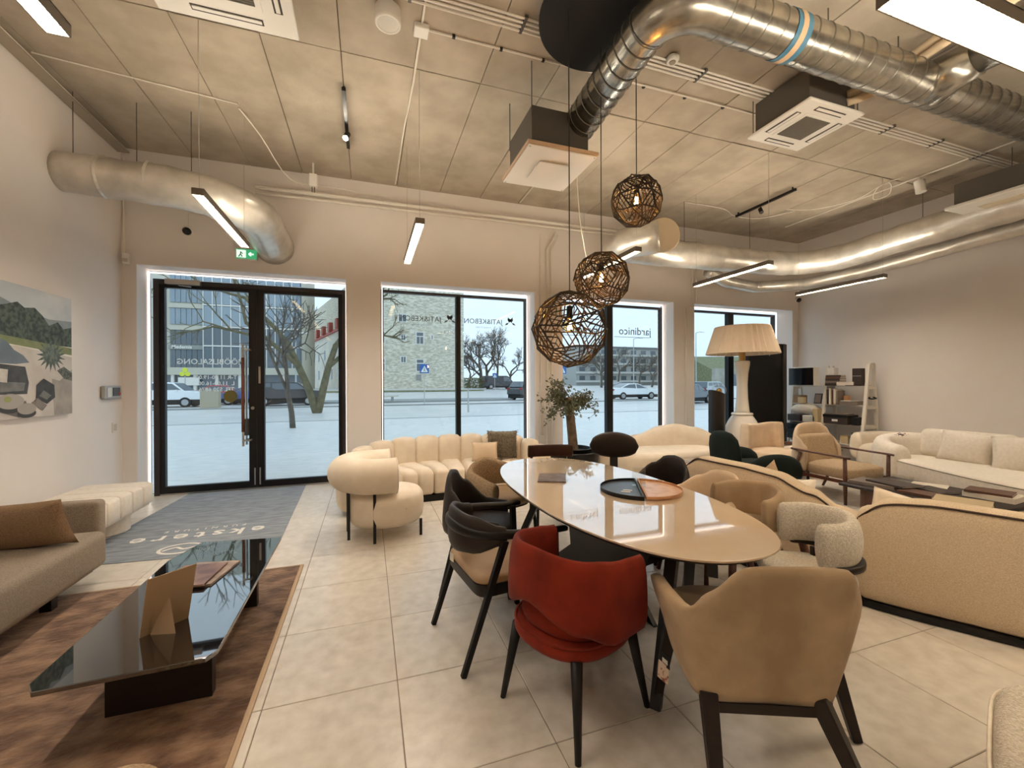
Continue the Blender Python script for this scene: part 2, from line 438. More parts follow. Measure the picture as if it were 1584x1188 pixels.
ceiling = struct(B().box(XL-.3, XR+.3, YB-.3, YF+.3, ZC+.02, ZC+.3).obj('ceiling', 'ceil_gap'))
JX, JP, JY = -2.13, .638, 4.04
proto = None; rnd = random.Random(3)
ys = [YB, -3.46, -.96, 1.54, 4.04, YW]
for a, b_ in zip(ys, ys[1:]):
    for i in range(-2, 18):
        xa, xb = max(JX+i*JP, XL), min(JX+(i+1)*JP, XR)
        if xb-xa < .05: continue
        w, d = xb-xa-.007, b_-a-.012
        if proto is None:
            bb = B(); put(bb, rbox(1, 1, .06, .002, 1), T()); proto = bb.obj('ceiling_panel', 'ceil', ceiling); o = proto
        else: o = share(proto, ceiling)
        o.location = ((xa+xb)/2, (a+b_)/2, ZC+rnd.uniform(-.004, .003)); o.scale = (w, d, 1)

struct(B().box(XL-.3, XL, YB-.3, YF, -.1, ZC+.05).obj('wall_left', 'wall'))
struct(B().box(XR, XR+.3, YB-.3, YF, -.1, ZC+.05).obj('wall_right', 'wall'))
struct(B().box(XL, XR, YB-.3, YB, -.1, ZC+.05).obj('wall_back', 'wall'))
OPEN = [(-2.76, -.286), (.172, 2.65), (3.14, 5.475), (5.93, 8.535)]
ZT = 3.015
b = B().box(XL, XR, YW, YF, ZT, ZC+.05)
xs = [XL]+[x for o_ in OPEN for x in o_]+[XR]
for k in range(0, len(xs), 2): b.box(xs[k], xs[k+1], YW, YF, -.1, ZT)
struct(b.obj('wall_front', 'wall'))
# reveals around each opening: thin boards in wall paint paled as if strip-lit
for n_, (xa, xb) in enumerate(OPEN):
    bb = B().box(xa, xa+.012, YW-.001, YF-.02, 0, ZT).box(xb-.012, xb, YW-.001, YF-.02, 0, ZT).box(xa+.012, xb-.012, YW-.001, YF-.02, ZT-.012, ZT)
    struct(bb.obj('trim_%d' % (n_+1), 'reveal'))
# baseboards
struct(B().box(XL, XL+.012, YB, YW, 0, .07).obj('baseboard_left', 'white'))
struct(B().box(XR-.012, XR, YB, YW, 0, .07).obj('baseboard_right', 'white'))

GY0, GY1 = 6.87, 6.95
def window(n_, xa, xb, m0, m1, ztop=2.955):
    w = bpy.data.objects.new('window_%d' % n_, None); COL.objects.link(w); w['kind'] = 'structure'
    w.location = ((xa+xb)/2, 6.9, 0); ox = (xa+xb)/2; oy = 6.9
    L = lambda x: x-ox
    fr = B()
    t = .045
    for x in (xa, xb-t): fr.box(L(x), L(x+t), GY0-oy, GY1-oy, .02, ztop)
    fr.box(L(xa+t), L(xb-t), GY0-oy, GY1-oy, ztop-.04, ztop); fr.box(L(xa+t), L(xb-t), GY0-oy, GY1-oy, .02, .10)
    fr.obj('window_frame', 'frame', w)
    B().box(L(m0), L(m1), GY0-.02-oy, GY1-oy, .10, ztop-.04).obj('mullion', 'black', w)
    panes = []
    for a, c in ((xa+t, m0), (m1, xb-t)):
        panes.append(B().box(L(a), L(c), .0, .008, .10, ztop-.04).obj('pane', 'glass', w))
    # light strip hidden in the reveal next to the frame
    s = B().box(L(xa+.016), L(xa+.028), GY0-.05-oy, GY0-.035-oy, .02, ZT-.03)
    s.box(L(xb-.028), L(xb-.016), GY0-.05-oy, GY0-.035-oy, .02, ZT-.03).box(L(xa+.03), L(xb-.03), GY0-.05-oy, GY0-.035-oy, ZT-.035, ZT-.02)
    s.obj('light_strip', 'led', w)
    return w, panes, L
MIR = lambda x, z: Matrix(((-1, 0, 0, x), (0, 0, 1, .011), (0, 1, 0, z), (0, 0, 0, 1)))
w2, p2, L2 = window(2, .19, 2.63, 1.372, 1.448)
w3, p3, L3 = window(3, 3.16, 5.455, 4.205, 4.33)
w4, p4, L4 = window(4, 5.95, 8.42, 7.094, 7.232)
def leaf_logo(b, cx, cz, s):
    for sg in (-1, 1):
        for k in range(3):
            a = math.radians(35+k*45); x, z = cx+sg*.12*s, cz
            dx, dz = math.cos(a)*sg*s*.45, math.sin(a)*s*.5-(.5*s if k == 0 else 0)
            p = [(x, z), (x+dx*.5-dz*.18, z+dz*.5+dx*.18), (x+dx, z+dz), (x+dx*.5+dz*.18, z+dz*.5-dx*.18)]
            b.add([(q[0], .0105, q[1]) for q in p]+[(q[0], .0115, q[1]) for q in p], [(0, 1, 2, 3), (7, 6, 5, 4)])
for pane, xc, z in ((p2[0], .80, 2.53), (p2[1], 1.85, 2.53)):
    text('window_lettering', 'JATI&KEBON', .118, 'greyprint', pane, MIR(L2(xc), z))
    text('window_lettering', 'F U R N I T U R E', .035, 'greyprint', pane, MIR(L2(xc), z-.10))
    bl = B(); leaf_logo(bl, L2(xc+.48), z, .2); bl.obj('window_logo', 'greyprint', pane)
for pane, xc, z in ((p3[0], 3.68, 2.47), (p3[1], 4.86, 2.47)):
    text('window_lettering', 'jardinico', .21, 'greyprint', pane, MIR(L3(xc), z), bold=0)
    B().box(L3(xc-.46), L3(xc+.34), .0105, .0115, z-.115, z-.107).obj('window_underline', 'greyprint', pane)

# glazed double door
d1 = bpy.data.objects.new('door_1', None); COL.objects.link(d1); d1['kind'] = 'structure'; d1.location = (-1.5, 6.9, 0)
dx = lambda x: x+1.5
fr = B().box(dx(-2.70), dx(-2.635), -.05, .05, 0, 2.90).box(dx(-.365), dx(-.305), -.05, .05, 0, 2.90).box(dx(-2.635), dx(-.365), -.05, .05, 2.835, 2.90)
fr.obj('door_frame', 'frame', d1)
B().box(dx(-2.635), dx(-.365), -.05, .05, 0, .02).obj('threshold', 'steel', d1)
def leaf(xa, xb, ga, gb, zb=.11, zt=2.79):
    f_ = B().box(dx(xa), dx(ga), -.035, .03, .02, 2.835).box(dx(gb), dx(xb), -.035, .03, .02, 2.835)
    f_.box(dx(ga), dx(gb), -.035, .03, .02, zb).box(dx(ga), dx(gb), -.035, .03, zt, 2.835)
    l_ = f_.obj('door_leaf', 'black', d1)
    p_ = B().box(dx(ga), dx(gb), -.002, .006, zb, zt).obj('pane', 'glass', l_)
    return l_, p_
la, pa = leaf(-2.633, -1.502, -2.579, -1.598)
lb, pb = leaf(-1.498, -.367, -1.403, -.42)
hx = dx(-1.655)
h = B().tube([(hx, -.10, .62), (hx, -.10, 2.05)], .016, 10)
for z in (.70, 1.97): h.tube([(hx, -.10, z), (dx(-1.57), -.10, z), (dx(-1.57), -.035, z)], .014, 8)
ho = h.obj('door_handle', 'steel', la, auto=40)
B().cyl((hx, -.10, .82), (hx, -.10, 1.86), .021, n=12).obj('wooden_grip', mat('grip_wood', S(112, 62, 36), .45), la, smooth=True)
h = B().tube([(hx, .08, .62), (hx, .08, 2.05)], .016, 10)
for z in (.70, 1.97): h.tube([(hx, .08, z), (dx(-1.57), .08, z), (dx(-1.57), .03, z)], .014, 8)
h.obj('outer_door_handle', 'steel', la, auto=40)
B().cyl((dx(-1.55), -.048, 1.15), (dx(-1.55), -.035, 1.15), .022, n=16).obj('lock_cylinder', 'steel', la, smooth=False)
B().box(dx(-1.475), dx(-1.45), -.05, -.035, 1.50, 1.74).obj('lever_bolt', 'steel', lb)
for x, l_ in ((-1.525, la), (-1.46, lb)):
    B().box(dx(x-.008), dx(x+.008), -.05, -.035, .06, .30).obj('floor_bolt', 'steel', l_)
cl = B().box(dx(-2.55), dx(-2.15), -.115, -.036, 2.83, 2.90); cl.obj('door_closer', 'steel', la, bev=.006)
B().bar((dx(-2.4), -.08, 2.82), (dx(-2.25), -.13, 2.80), .025, .012).obj('closer_arm', 'steel', la)
B().box(dx(-1.69), dx(-1.60), -.004, -.001, .76, 1.00).obj('notice_sticker', 'greyprint', la)
dot = B(); dot.cyl((dx(-1.83), -.006, 1.32), (dx(-1.83), -.002, 1.32), .085, n=24); dot.obj('round_sticker', mat('olive_sticker', S(104, 100, 44), .6), pa)
MD = lambda x, z: Matrix(((-1, 0, 0, dx(x)), (0, 0, 1, .009), (0, 1, 0, z), (0, 0, 0, 1)))
text('door_lettering', 'MÖÖBLISALONG', .105, 'film', pa, MD(-2.06, 1.80), bold=.002)
for s_, z, x in (('T-R 11.00-19.00', 1.585, -2.0), ('L  11.00-16.00', 1.50, -2.0), ('TEL 520 6876', 1.415, -2.0)):
    text('door_lettering', s_, .075, 'film', pa, MD(x, z), bold=.0015)
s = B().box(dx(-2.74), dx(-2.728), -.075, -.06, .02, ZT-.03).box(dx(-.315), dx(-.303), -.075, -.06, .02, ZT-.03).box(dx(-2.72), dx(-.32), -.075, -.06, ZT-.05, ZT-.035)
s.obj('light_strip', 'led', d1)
# ================================================================== CEILING AND WALL SERVICES
LAMP_PROTO = None
def linear_lamp(x0, y0, x1, y1, z, w, label, cable=True, group=None):
    """suspended bar lamp between two plan points, underside lit"""
    cx, cy = (x0+x1)/2, (y0+y1)/2; L = math.hypot(x1-x0, y1-y0); rz = math.atan2(y1-y0, x1-x0)-PI/2
    t = thing('linear_pendant_lamp', label, 'lamp', (cx, cy, z), rz, group)
    h = .055
    b = B().box(-w/2, -w/2+.005, -L/2, L/2, 0, h).box(w/2-.005, w/2, -L/2, L/2, 0, h).box(-w/2, w/2, -L/2, L/2, h-.006, h)
    b.box(-w/2, w/2, -L/2-.004, -L/2, 0, h).box(-w/2, w/2, L/2, L/2+.004, 0, h)
    b.obj('housing', mat('lamp_housing', S(112, 104, 94), .45, .3), t)
    B().box(-w/2+.006, w/2-.006, -L/2+.004, L/2-.004, .014, .02).obj('diffuser', 'lamplight_wide' if w > .12 else 'lamplight', t)
    B().box(-w/2+.012, w/2-.012, -L/2+.01, L/2-.01, h, h+.002).obj('added_uplight', mat('added_uplight_glow', S(255, 240, 210), .5, emit=(1, .87, .68, 1), estr=4.2*LAMP), t)  # glowing top strip added to brighten ceiling and upper walls
    lv = B(); k = int(L/.035)
    for i in range(k):
        y = -L/2+.02+i*(L-.04)/(k-1); lv.box(-w/2+.006, w/2-.006, y-.0015, y+.0015, .002, .013)
    lv.obj('louvre', mat('louvre_alu', S(230, 215, 180), .3, .6), t)
    if cable:
        for y in (-L/2+.03, L/2-.03):
            B().cyl((0, y, h), (0, y, ZC-z), .0022, n=5).obj('suspension_wire', 'steel', t)
    return t
g_ = 'linear pendant lamps in the row nearest the windows'
linear_lamp(-1.27, 3.97, -1.27, 5.33, 2.99, .085, 'long narrow bar lamp hanging in front of the entrance door, below the foil duct', group=g_)
linear_lamp(.47, 4.03, .47, 5.43, 2.99, .085, 'long narrow bar lamp hanging alone in front of the two-pane window by the scalloped sofa', group=g_)
linear_lamp(2.93, 4.10, 2.93, 5.40, 2.99, .085, 'bar lamp half hidden behind the woven globe pendants', group=g_)
linear_lamp(4.87, 4.03, 4.87, 5.35, 2.99, .085, 'bar lamp hanging in front of the pillar left of the giant pleated lamp', group=g_)
linear_lamp(7.06, 4.02, 7.06, 5.34, 2.99, .085, 'rightmost bar lamp, hanging close to the plain right wall', group=g_)
linear_lamp(-1.25, .95, -1.25, 2.34, 2.99, .085, 'glowing bar lamp cut off by the top left corner of the photo', group='linear pendant lamps nearer the camera')
linear_lamp(1.95, 1.06, 4.8, 1.06, 2.99, .16, 'very bright wide louvred bar lamp at the top right corner of the photo', group='linear pendant lamps nearer the camera')
for i, (x, y, lb) in enumerate([(-1.25, -1.6, 'added unseen bar lamp behind the camera near the left wall'), (3.6, -1.6, 'added unseen bar lamp behind the camera in the middle of the room'), (7.06, 1.1, 'added unseen bar lamp near the right wall, out of view')]):
    linear_lamp(x, y-.68, x, y+.68, 2.99, .085, lb, group='unseen linear pendant lamps added for room light')  # out-of-view lamps added to brighten the room and the right wall

# --- ducts
def polyduct(b, pts, r, n=20): return b.tube(pts, r, n)
def arc(c, r, a0, a1, n, z): return [(c[0]+r*math.cos(math.radians(lerp(a0, a1, i/n))), c[1]+r*math.sin(math.radians(lerp(a0, a1, i/n))), z) for i in range(n+1)]
def crumple(pts, r, amp, seed, step=.09):
    rn = random.Random(seed); P = []; 
    pts = [Vector(p) for p in pts]; R = []
    for a, c in zip(pts, pts[1:]):
        k = max(1, int((c-a).length/step))
        for i in range(k): P.append(a.lerp(c, i/k))
    P.append(pts[-1])
    for i in range(len(P)): R.append((r if not isinstance(r, list) else lerp(r[0], r[1], i/(len(P)-1)))*(1+rn.uniform(-amp, amp)))
    return P, R
# left foil duct: out of the left wall, along the room, elbow into the window wall
t = thing('foil_wrapped_duct', 'crumpled silver foil-wrapped round duct leaving the left wall above the entrance', 'duct', (XL, 5.45, 3.62))
pth = [(-.02, 0, 0), (.9, .0, -.02), (1.25, .02, -.06)]+[(1.25+.42*math.sin(a), .02+.42*(1-math.cos(a)), -.08-.05*a) for a in [x*PI/2/7 for x in range(1, 8)]]+[(1.68, .75, -.2), (1.69, 1.12, -.24)]
P, R = crumple(pth, [.185, .245], .035, 5)
B().tube(P, R, 22).obj('duct_body', 'foil', t, smooth=True)
for x in (.35, .75): 
    B().lathe([(.205, -.02), (.215, 0), (.205, .02)], 20).obj('tape_band', 'foil', t, loc=(x, 0, 0), rot=(0, PI/2, 0))
for x in (.1, .62, 1.1): B().cyl((x, 0, .1), (x, 0, ZC-3.62), .004, n=5).obj('hanger_rod', 'darkgrey', t)
# right foil duct along the window wall and the right wall
t = thing('foil_wrapped_duct', 'long shiny foil-wrapped duct running round the far right corner under the ceiling', 'duct', (3.45, 5.55, 3.5))
ax = lambda x, y, z: (x-3.45, y-5.55, z-3.5)
pth = [ax(3.6, 5.62, 3.56), ax(4.4, 5.62, 3.56), ax(6.6, 5.62, 3.6)]+[ax(6.9+.75*math.sin(a), 4.87+.75*math.cos(a), 3.62) for a in [x*PI/2/8 for x in range(0, 9)]]+[ax(7.66, 4.2, 3.66), ax(7.68, 3.2, 3.70), ax(7.7, .6, 3.72)]
P, R = crumple(pth, .205, .03, 9)
B().tube(P, R, 22).obj('duct_body', 'foil', t, smooth=True)
# stub with round cap facing the room
P, R = crumple([ax(3.75, 5.66, 3.58), ax(3.62, 5.6, 3.5), ax(3.62, 5.35, 3.55), ax(3.85, 5.10, 3.56), ax(3.92, 4.95, 3.56)], .225, .02, 12)
B().tube(P, R, 20).obj('stub', 'foil', t, smooth=True)
cp = B(); cp.lathe([(.0, .02), (.225, .02), (.24, 0), (.235, -.03), (.2, -.04)], 28)
dirv = Vector((-.30, -.90, -.08)).normalized()
co = cp.obj('round_cap', mat('cap_paint', S(196, 178, 150), .6), t, loc=ax(3.93, 4.92, 3.56)); co.rotation_euler = Vector((0, 0, 1)).rotation_difference(dirv).to_euler()
for x, y in ((4.9, 5.62), (6.3, 5.62), (7.68, 3.9), (7.69, 3.0)): B().cyl(ax(x, y, 3.75), ax(x, y, ZC), .004, n=5).obj('hanger_rod', 'darkgrey', t)
t = thing('foil_wrapped_pipe', 'thin foil-wrapped pipe sagging below the big duct in the far right corner', 'duct', (6.7, 5.9, 3.3))
P, R = crumple([(-1.0, .05, .15), (-.55, .1, .02), (.2, .15, -.02), (.95, -.25, .0), (1.25, -1.1, .06), (1.3, -2.5, .16), (1.32, -4.6, .26)], .1, .05, 14)
B().tube(smoothpath(P, 2), .1, 14).obj('pipe_body', 'foil', t, smooth=True)

# galvanised spiral duct with elbow, tee and diffuser box
RD = .158
t = thing('spiral_duct', 'bright galvanised spiral duct with an elbow crossing the ceiling above the dining table', 'duct', (1.95, 2.35, 4.1))
DZ = .0
run = [(0, 1.42, -.12), (0, .5, -.02)]+[(.3-.3*math.cos(a), .3-.3*math.sin(a), 0) for a in [x*PI/2/8 for x in range(0, 9)]]+[(2.0, .0, 0), (6.6, .0, 0)]
run[2] = (0, .3, 0)
B().tube(run, RD, 24).obj('duct_body', 'galv', t, smooth=True)
ring = B().lathe([(RD, -.006), (RD+.005, 0), (RD, .006)], 24, cap=False)
pr = ring.obj('seam', 'seam', t, loc=(0, 1.3, -.11), rot=(PI/2, 0, 0), smooth=True)
for i in range(1, 11): share(pr, t, (0, 1.3-i*.105, -.11+.011*min(i, 9)), (PI/2, 0, 0))
for i in range(0, 40): share(pr, t, (.42+i*.155, 0, 0), (0, PI/2+.12, 0))
# tee branch rising towards the camera side
B().tube([(2.75, 0, 0), (2.75, -.18, .02), (2.75, -.32, .03)], [RD+.03, RD, RD-.01], 22).obj('tee_branch', 'galv', t, smooth=True)
B().tube([(2.75, -.3, .03), (2.95, -1.6, .05)], .13, 20).obj('branch_duct', 'galv', t, smooth=True)
B().tube([(.98, 0, 0), (1.12, 0, 0)], RD+.004, 24, cap=False).obj('blue_tape', mat('blue_tape', S(70, 122, 150), .5), t, smooth=True)
B().tube([(1.02, 0, 0), (1.07, 0, 0)], RD+.007, 24, cap=False).obj('paper_label', mat('paper_label', S(206, 176, 140), .6), t, smooth=True)
for x in (1.5, 2.35, 4.5): B().cyl((x, .0, RD), (x, .0, ZC-4.1), .005, n=5).obj('hanger_rod', 'darkgrey', t)
t = thing('ceiling_diffuser', 'square white ceiling diffuser under a dark grey plenum box beside the globe pendants', 'air diffuser', (1.73, 3.93, 3.64))
b = B(); put(b, rbox(.70, .76, .012, .003, 1), T(0, 0, 0)); b.obj('face_plate', 'white', t)
B().box(-.36, .36, -.39, .39, .014, .045).obj('plate_frame', mat('plate_rim', S(202, 176, 148), .6), t)
B().box(-.155, .155, -.17, .17, -.022, -.012).obj('centre_plate', 'white', t, bev=.002)
B().box(-.3, .28, -.33, .30, .046, .40).obj('plenum_box', 'darkgrey', t, bev=.004)
for x, y in ((-.3, -.33), (.28, .3), (-.3, .3)): B().cyl((x, y, .3), (x, y, ZC-3.64), .005, n=5).obj('hanger_rod', 'darkgrey', t)
for x, y in ((-.33, -.36), (.33, -.36), (.33, .36), (-.33, .36)): B().cyl((x, y, -.004), (x, y, 0), .008, n=8).obj('screw', 'steel', t)

def cassette(loc, w, d, label, rz=0, body=True, bh=.3):
    t = thing('air_conditioner_cassette', label, 'air conditioner', loc, rz)
    b = B(); put(b, rbox(w, d, .03, .012, 2), T()); b.obj('panel', 'white', t)
    B().box(-w*.27, w*.27, -d*.27, d*.27, -.006, .0).obj('grille_frame', 'white', t, bev=.002)
    n = 22; gb = B()
    B().box(-w*.225, w*.225, -d*.225, d*.225, -.008, -.006).obj('intake', mat('intake_dark', S(92, 84, 72), .7), t)
    for i in range(n):
        y = -d*.22+i*d*.44/(n-1); gb.box(-w*.225, w*.225, y-.0035, y+.0035, -.011, -.008)
    gb.obj('intake_grille', 'grille', t)
    for sx, sy, ll in ((0, 1, w*.5), (0, -1, w*.5), (1, 0, d*.5), (-1, 0, d*.5)):
        cx, cy = sx*w*.385, sy*d*.385
        e = (ll/2, .028) if sx == 0 else (.028, ll/2)
        B().box(cx-e[0], cx+e[0], cy-e[1], cy+e[1], -.003, .001).obj('outlet_slot', mat('slot_dark', S(58, 50, 42), .7), t)
        f2 = (e[0]-.01, .014) if sx == 0 else (.014, e[1]-.01)
        B().box(cx-f2[0], cx+f2[0], cy-f2[1]-.004, cy+f2[1]-.004, -.009, -.002).obj('louvre_flap', 'white', t)
    if body: B().box(-w*.42, w*.42, -d*.42, d*.42, .031, .031+bh).obj('body', 'darkgrey', t, bev=.006)
    for sx, sy in ((-1, -1), (1, -1), (1, 1), (-1, 1)): B().cyl((sx*w*.44, sy*d*.44, .04), (sx*w*.44, sy*d*.44, ZC-loc[2]), .005, n=5).obj('hanger_rod', 'darkgrey', t)
    return t
cassette((-.96, 3.25, 4.2), .92, .92, 'white four-way air conditioner cassette at the top edge left of the photo', bh=.18)
ac = cassette((4.16, 3.08, 4.05), .73, .68, 'white four-way air conditioner cassette under the spiral duct, right of the pendants', bh=.32)
for k, dz in enumerate((.12, .2)):
    B().tube(smoothpath([(.2, -.28, dz), (.35, -.45, dz+.04), (.3, -.9, dz+.08), (.28, -1.6, dz+.1)], 4), .035, 10).obj('refrigerant_pipe', mat('pipe_insulation', S(206, 186, 156), .7), ac, smooth=True)
# second unit in the right corner
t = thing('air_conditioner_cassette', 'grey boxed air unit with white panel above the long sofa at the right edge', 'air conditioner', (7.55, 3.0, 3.55))
B().box(-.42, .42, -.5, .3, .2, .46).obj('body', 'darkgrey', t, bev=.006)
b = B(); put(b, rbox(.95, .95, .04, .012, 2), T(0, -.1, .15)); b.obj('panel', 'white', t)
B().box(-.25, .25, -.35, .15, .143, .15).obj('intake_grille', mat('grille_beige', S(214, 200, 176), .6), t)  # intake grille in a darker beige than the panel

# pipes and conduits
def pipe(name, label, pts, r, m='whitemetal', cat='pipe', n=10, group=None):
    p0 = Vector(pts[0]); t = B().tube([Vector(p)-p0 for p in pts], r, n).obj(name, m, None, auto=60, loc=p0)
    return tag(t, label, cat, group)
pipe('heating_pipe', 'upper of two white pipes running under the ceiling along the window wall', [(-1.4, 6.38, 4.10), (6.0, 6.38, 4.15)], .028, group='white pipes along the window wall')
pipe('heating_pipe', 'lower of two white pipes running under the ceiling along the window wall', [(-1.4, 6.40, 4.03), (3.15, 6.40, 4.07), (5.6, 6.40, 4.08)], .02, group='white pipes along the window wall')
tray = thing('cable_tray', 'cable tray with cables in the corner of left wall and ceiling', 'cable tray', (XL+.06, 0, 4.34))
B().box(-.05, .07, YB+.2, 6.45, 0, .012).obj('tray', mat('tray_steel', S(168, 158, 142), .5, .4), tray)
for k in range(4): B().tube([(-.03+k*.027, YB+.2, .024), (-.03+k*.027, 1.0, .026+.004*k), (-.028+k*.026, 6.4, .024)], .011, 6).obj('cable', 'white', tray)
tray = thing('pipe_bundle', 'bundle of white pipes and cables clipped across the ceiling behind the pendant canopy', 'pipe', (.2, 3.23, 4.392))
for k in range(4): B().tube([(-3.0, -.06+k*.042, .02), (8.4, -.06+k*.042, .02)], .009, 6).obj('conduit', 'whitemetal', tray)
for k in range(13): B().box(-2.6+k*.9, -2.575+k*.9, -.08, .085, .012, .038).obj('clamp', 'darkgrey', tray)
def conduit(label, pts, r=.008, clips=(), m='whitemetal'):
    p0 = Vector(pts[0]); t = thing('cable_conduit', label, 'cable', p0)
    B().tube([Vector(p)-p0 for p in pts], r, 6).obj('conduit', m, t)
    for c in clips: B().box(-.012, .012, -.012, .012, -.014, .014).obj('clip', 'black', t, loc=Vector(c)-p0)
    return t
zc = ZC-.012
conduit('white conduit running across the ceiling from the junction box towards the pendant canopy', [(.43, 3.55, zc), (4.3, 3.52, zc)], .009, [(x, 3.545, zc) for x in (.7, 1.12, 1.52, 2.6, 3.1, 3.6)])
conduit('paired white cable running along the ceiling from the junction box to the window wall', [(.43, 3.2, zc), (.43, 4.2, zc), (.405, 5.0, zc), (.39, 6.4, zc-.02)], .010)
conduit('thin white conduit along the ceiling from the left wall to the entrance bar lamp', [(-2.8, 4.9, zc), (-1.28, 5.12, zc)], .007)
conduit('white lamp cable looping from ceiling to the entrance bar lamp and wall pipes', smoothpath([(-1.29, 5.19, zc), (-1.15, 5.5, zc-.1), (-.95, 6.1, zc-.28), (-.6, 6.35, 4.22), (.2, 6.36, 4.2)], 4), .007)
conduit('straight thin white pipe crossing the ceiling diagonally behind the pendants', [(2.35, 3.6, zc), (2.35, 6.45, zc)], .011)
conduit('long straight white conduit on the ceiling in front of the long sofa', [(7.5, 1.6, zc), (7.5, 5.9, zc)], .011)
conduit('hanging white cable with a loop near the far right ceiling', smoothpath([(6.75, 5.3, zc), (6.85, 4.9, zc-.14), (7.05, 4.4, zc-.16), (7.15, 4.05, zc-.04), (7.3, 4.1, zc-.16), (7.2, 4.25, zc-.2), (7.1, 4.12, zc-.08), (7.28, 3.9, zc)], 5), .007)
conduit('white cable sagging below the far track light', smoothpath([(4.9, 5.6, zc), (5.6, 5.5, zc-.06), (6.1, 5.75, zc-.02), (6.5, 5.6, zc-.07), (6.95, 5.3, zc)], 5), .007)
conduit('white lamp cable hanging straight down behind the middle globe pendant', smoothpath([(2.62, 4.9, zc), (2.60, 4.95, 4.2), (2.66, 4.98, 3.6), (2.90, 5.2, 3.06)], 4), .006)
pipe('riser_pipe', 'left white riser pipe on the pillar behind the olive tree', [(2.98, 6.44, 4.02), (2.98, 6.44, 3.96), (2.84, 6.50, 3.72), (2.84, 6.50, .05)], .016, group='riser pipes on the pillar behind the olive tree')
pipe('riser_pipe', 'right white riser pipe on the pillar behind the olive tree', [(3.02, 6.44, 3.96), (2.92, 6.50, 3.70), (2.92, 6.50, .05)], .016, group='riser pipes on the pillar behind the olive tree')
pipe('riser_pipe', 'thin wall conduit left of the riser pipes on the pillar behind the olive tree', [(2.735, 6.535, 3.98), (2.735, 6.535, .6)], .010)
pipe('riser_pipe', 'white pipe descending the pillar left of the giant pleated lamp', [(5.86, 6.5, 4.0), (5.86, 6.5, 2.93), (5.70, 6.5, 2.90), (5.70, 6.5, .05)], .014, group='pipes on the pillar left of the giant lamp')
pipe('riser_pipe', 'short white pipe ending at a tee on the pillar left of the giant pleated lamp', [(5.94, 6.49, 3.95), (5.94, 6.49, 3.02)], .014, group='pipes on the pillar left of the giant lamp')
B_ = B().box(2.70, 2.80, 6.51, 6.55, .42, .60).obj('wall_socket', 'white', None, bev=.004); tag(B_, 'small white socket box low on the pillar beside the olive tree', 'socket')

jb = thing('junction_box', 'square white junction box on the ceiling beside the round ceiling speaker', 'junction box', (.43, 3.56, ZC-.045))
b = B(); put(b, rbox(.12, .12, .045, .008, 2), T()); b.obj('box', 'white', jb)
t = thing('ceiling_spotlight', 'round white ceiling spotlight with dotted glass face left of the junction box', 'ceiling light', (.16, 3.44, ZC-.14))
B().lathe([(.075, .14), (.095, .12), (.1, .02), (.098, 0), (.085, -.004), (.08, .004)], 28, cap=False).obj('casing', 'white', t, smooth=True)
B().lathe([(0, .003), (.08, .003), (.08, .006), (0, .006)], 28, cap=False).obj('lens', mat('speaker_lens', S(196, 190, 178), .35), t)
def detector(x, y, label, r=.06):
    t = thing('smoke_detector', label, 'smoke detector', (x, y, ZC-.05))
    B().lathe([(r*.75, .05), (r, .035), (r, .02), (r*.8, 0), (0, 0)], 20).obj('casing', 'white', t, auto=40)
    B().lathe([(r*.5, .001), (r*.45, -.008), (0, -.009)], 16).obj('sensor', mat('sensor_grey', S(150, 138, 120), .6), t)
detector(2.62, 3.15, 'small round smoke detector on the ceiling beside the spiral duct elbow')
detector(4.78, 3.18, 'round white smoke detector just below the right air conditioner cassette', .07)
detector(7.35, 2.75, 'small round smoke detector at the far right of the ceiling')
def track(x, y0, y1, label, n, lit):
    t = thing('track_light', label, 'track light', (x, (y0+y1)/2, ZC-.07))
    B().box(-.018, .018, (y0-y1)/2, (y1-y0)/2, 0, .035).obj('track', 'black', t)
    B().cyl((0, (y1-y0)/2-.05, .035), (0, (y1-y0)/2-.05, .07), .012, n=8).obj('mount', 'black', t)
    B().cyl((0, (y0-y1)/2+.05, .035), (0, (y0-y1)/2+.05, .07), .012, n=8).obj('mount', 'black', t)
    y = lerp(y0, y1, n)-(y0+y1)/2
    h = B(); h.cyl((0, y, 0), (0, y, -.05), .008, n=8); h.obj('stem', 'black', t)
    d = Vector((-.25, -.5, -.8)).normalized(); c = Vector((0, y, -.07))
    B().cyl(c-d*.04, c+d*.05, .032, n=14).obj('spot_head', 'black', t, auto=40)
    B().cyl(c+d*.051, c+d*.053, .028, n=14).obj('spot_lens', mat('spot_on', S(255, 244, 220), .4, emit=(1, .9, .7, 1), estr=40*LAMP) if lit else 'clear', t)
track(-.215, 4.46, 5.55, 'thin black ceiling track with one lit spot, left of the paired white cable', .62, True)
track(6.1, 4.63, 5.72, 'thin black ceiling track with one small unlit spot at the far right', .55, False)
t = thing('white_spotlight', 'white cylinder spotlight hanging under the far right ceiling', 'ceiling light', (7.5, 3.85, ZC-.02))
B().cyl((0, 0, .0), (0, 0, -.06), .012, n=8).obj('stem', 'white', t)
B().cyl((0, 0, -.05), (.01, -.02, -.22), .062, n=20).obj('head', 'white', t, auto=40)
t = thing('ceiling_sensor', 'small white box sensor under the ceiling at the window wall above the entrance', 'sensor', (-.68, 6.2, 4.12))
b = B(); put(b, rbox(.1, .08, .17, .012, 2), T()); b.obj('body', 'white', t); B().cyl((0, 0, .17), (0, 0, ZC-4.12), .012, n=8).obj('stem', 'white', t)
for k, x in enumerate((-.015, .015)): B().cyl((x, 0, -.07), (x, 0, 0), .005, n=6).obj('aerial', 'black', t)

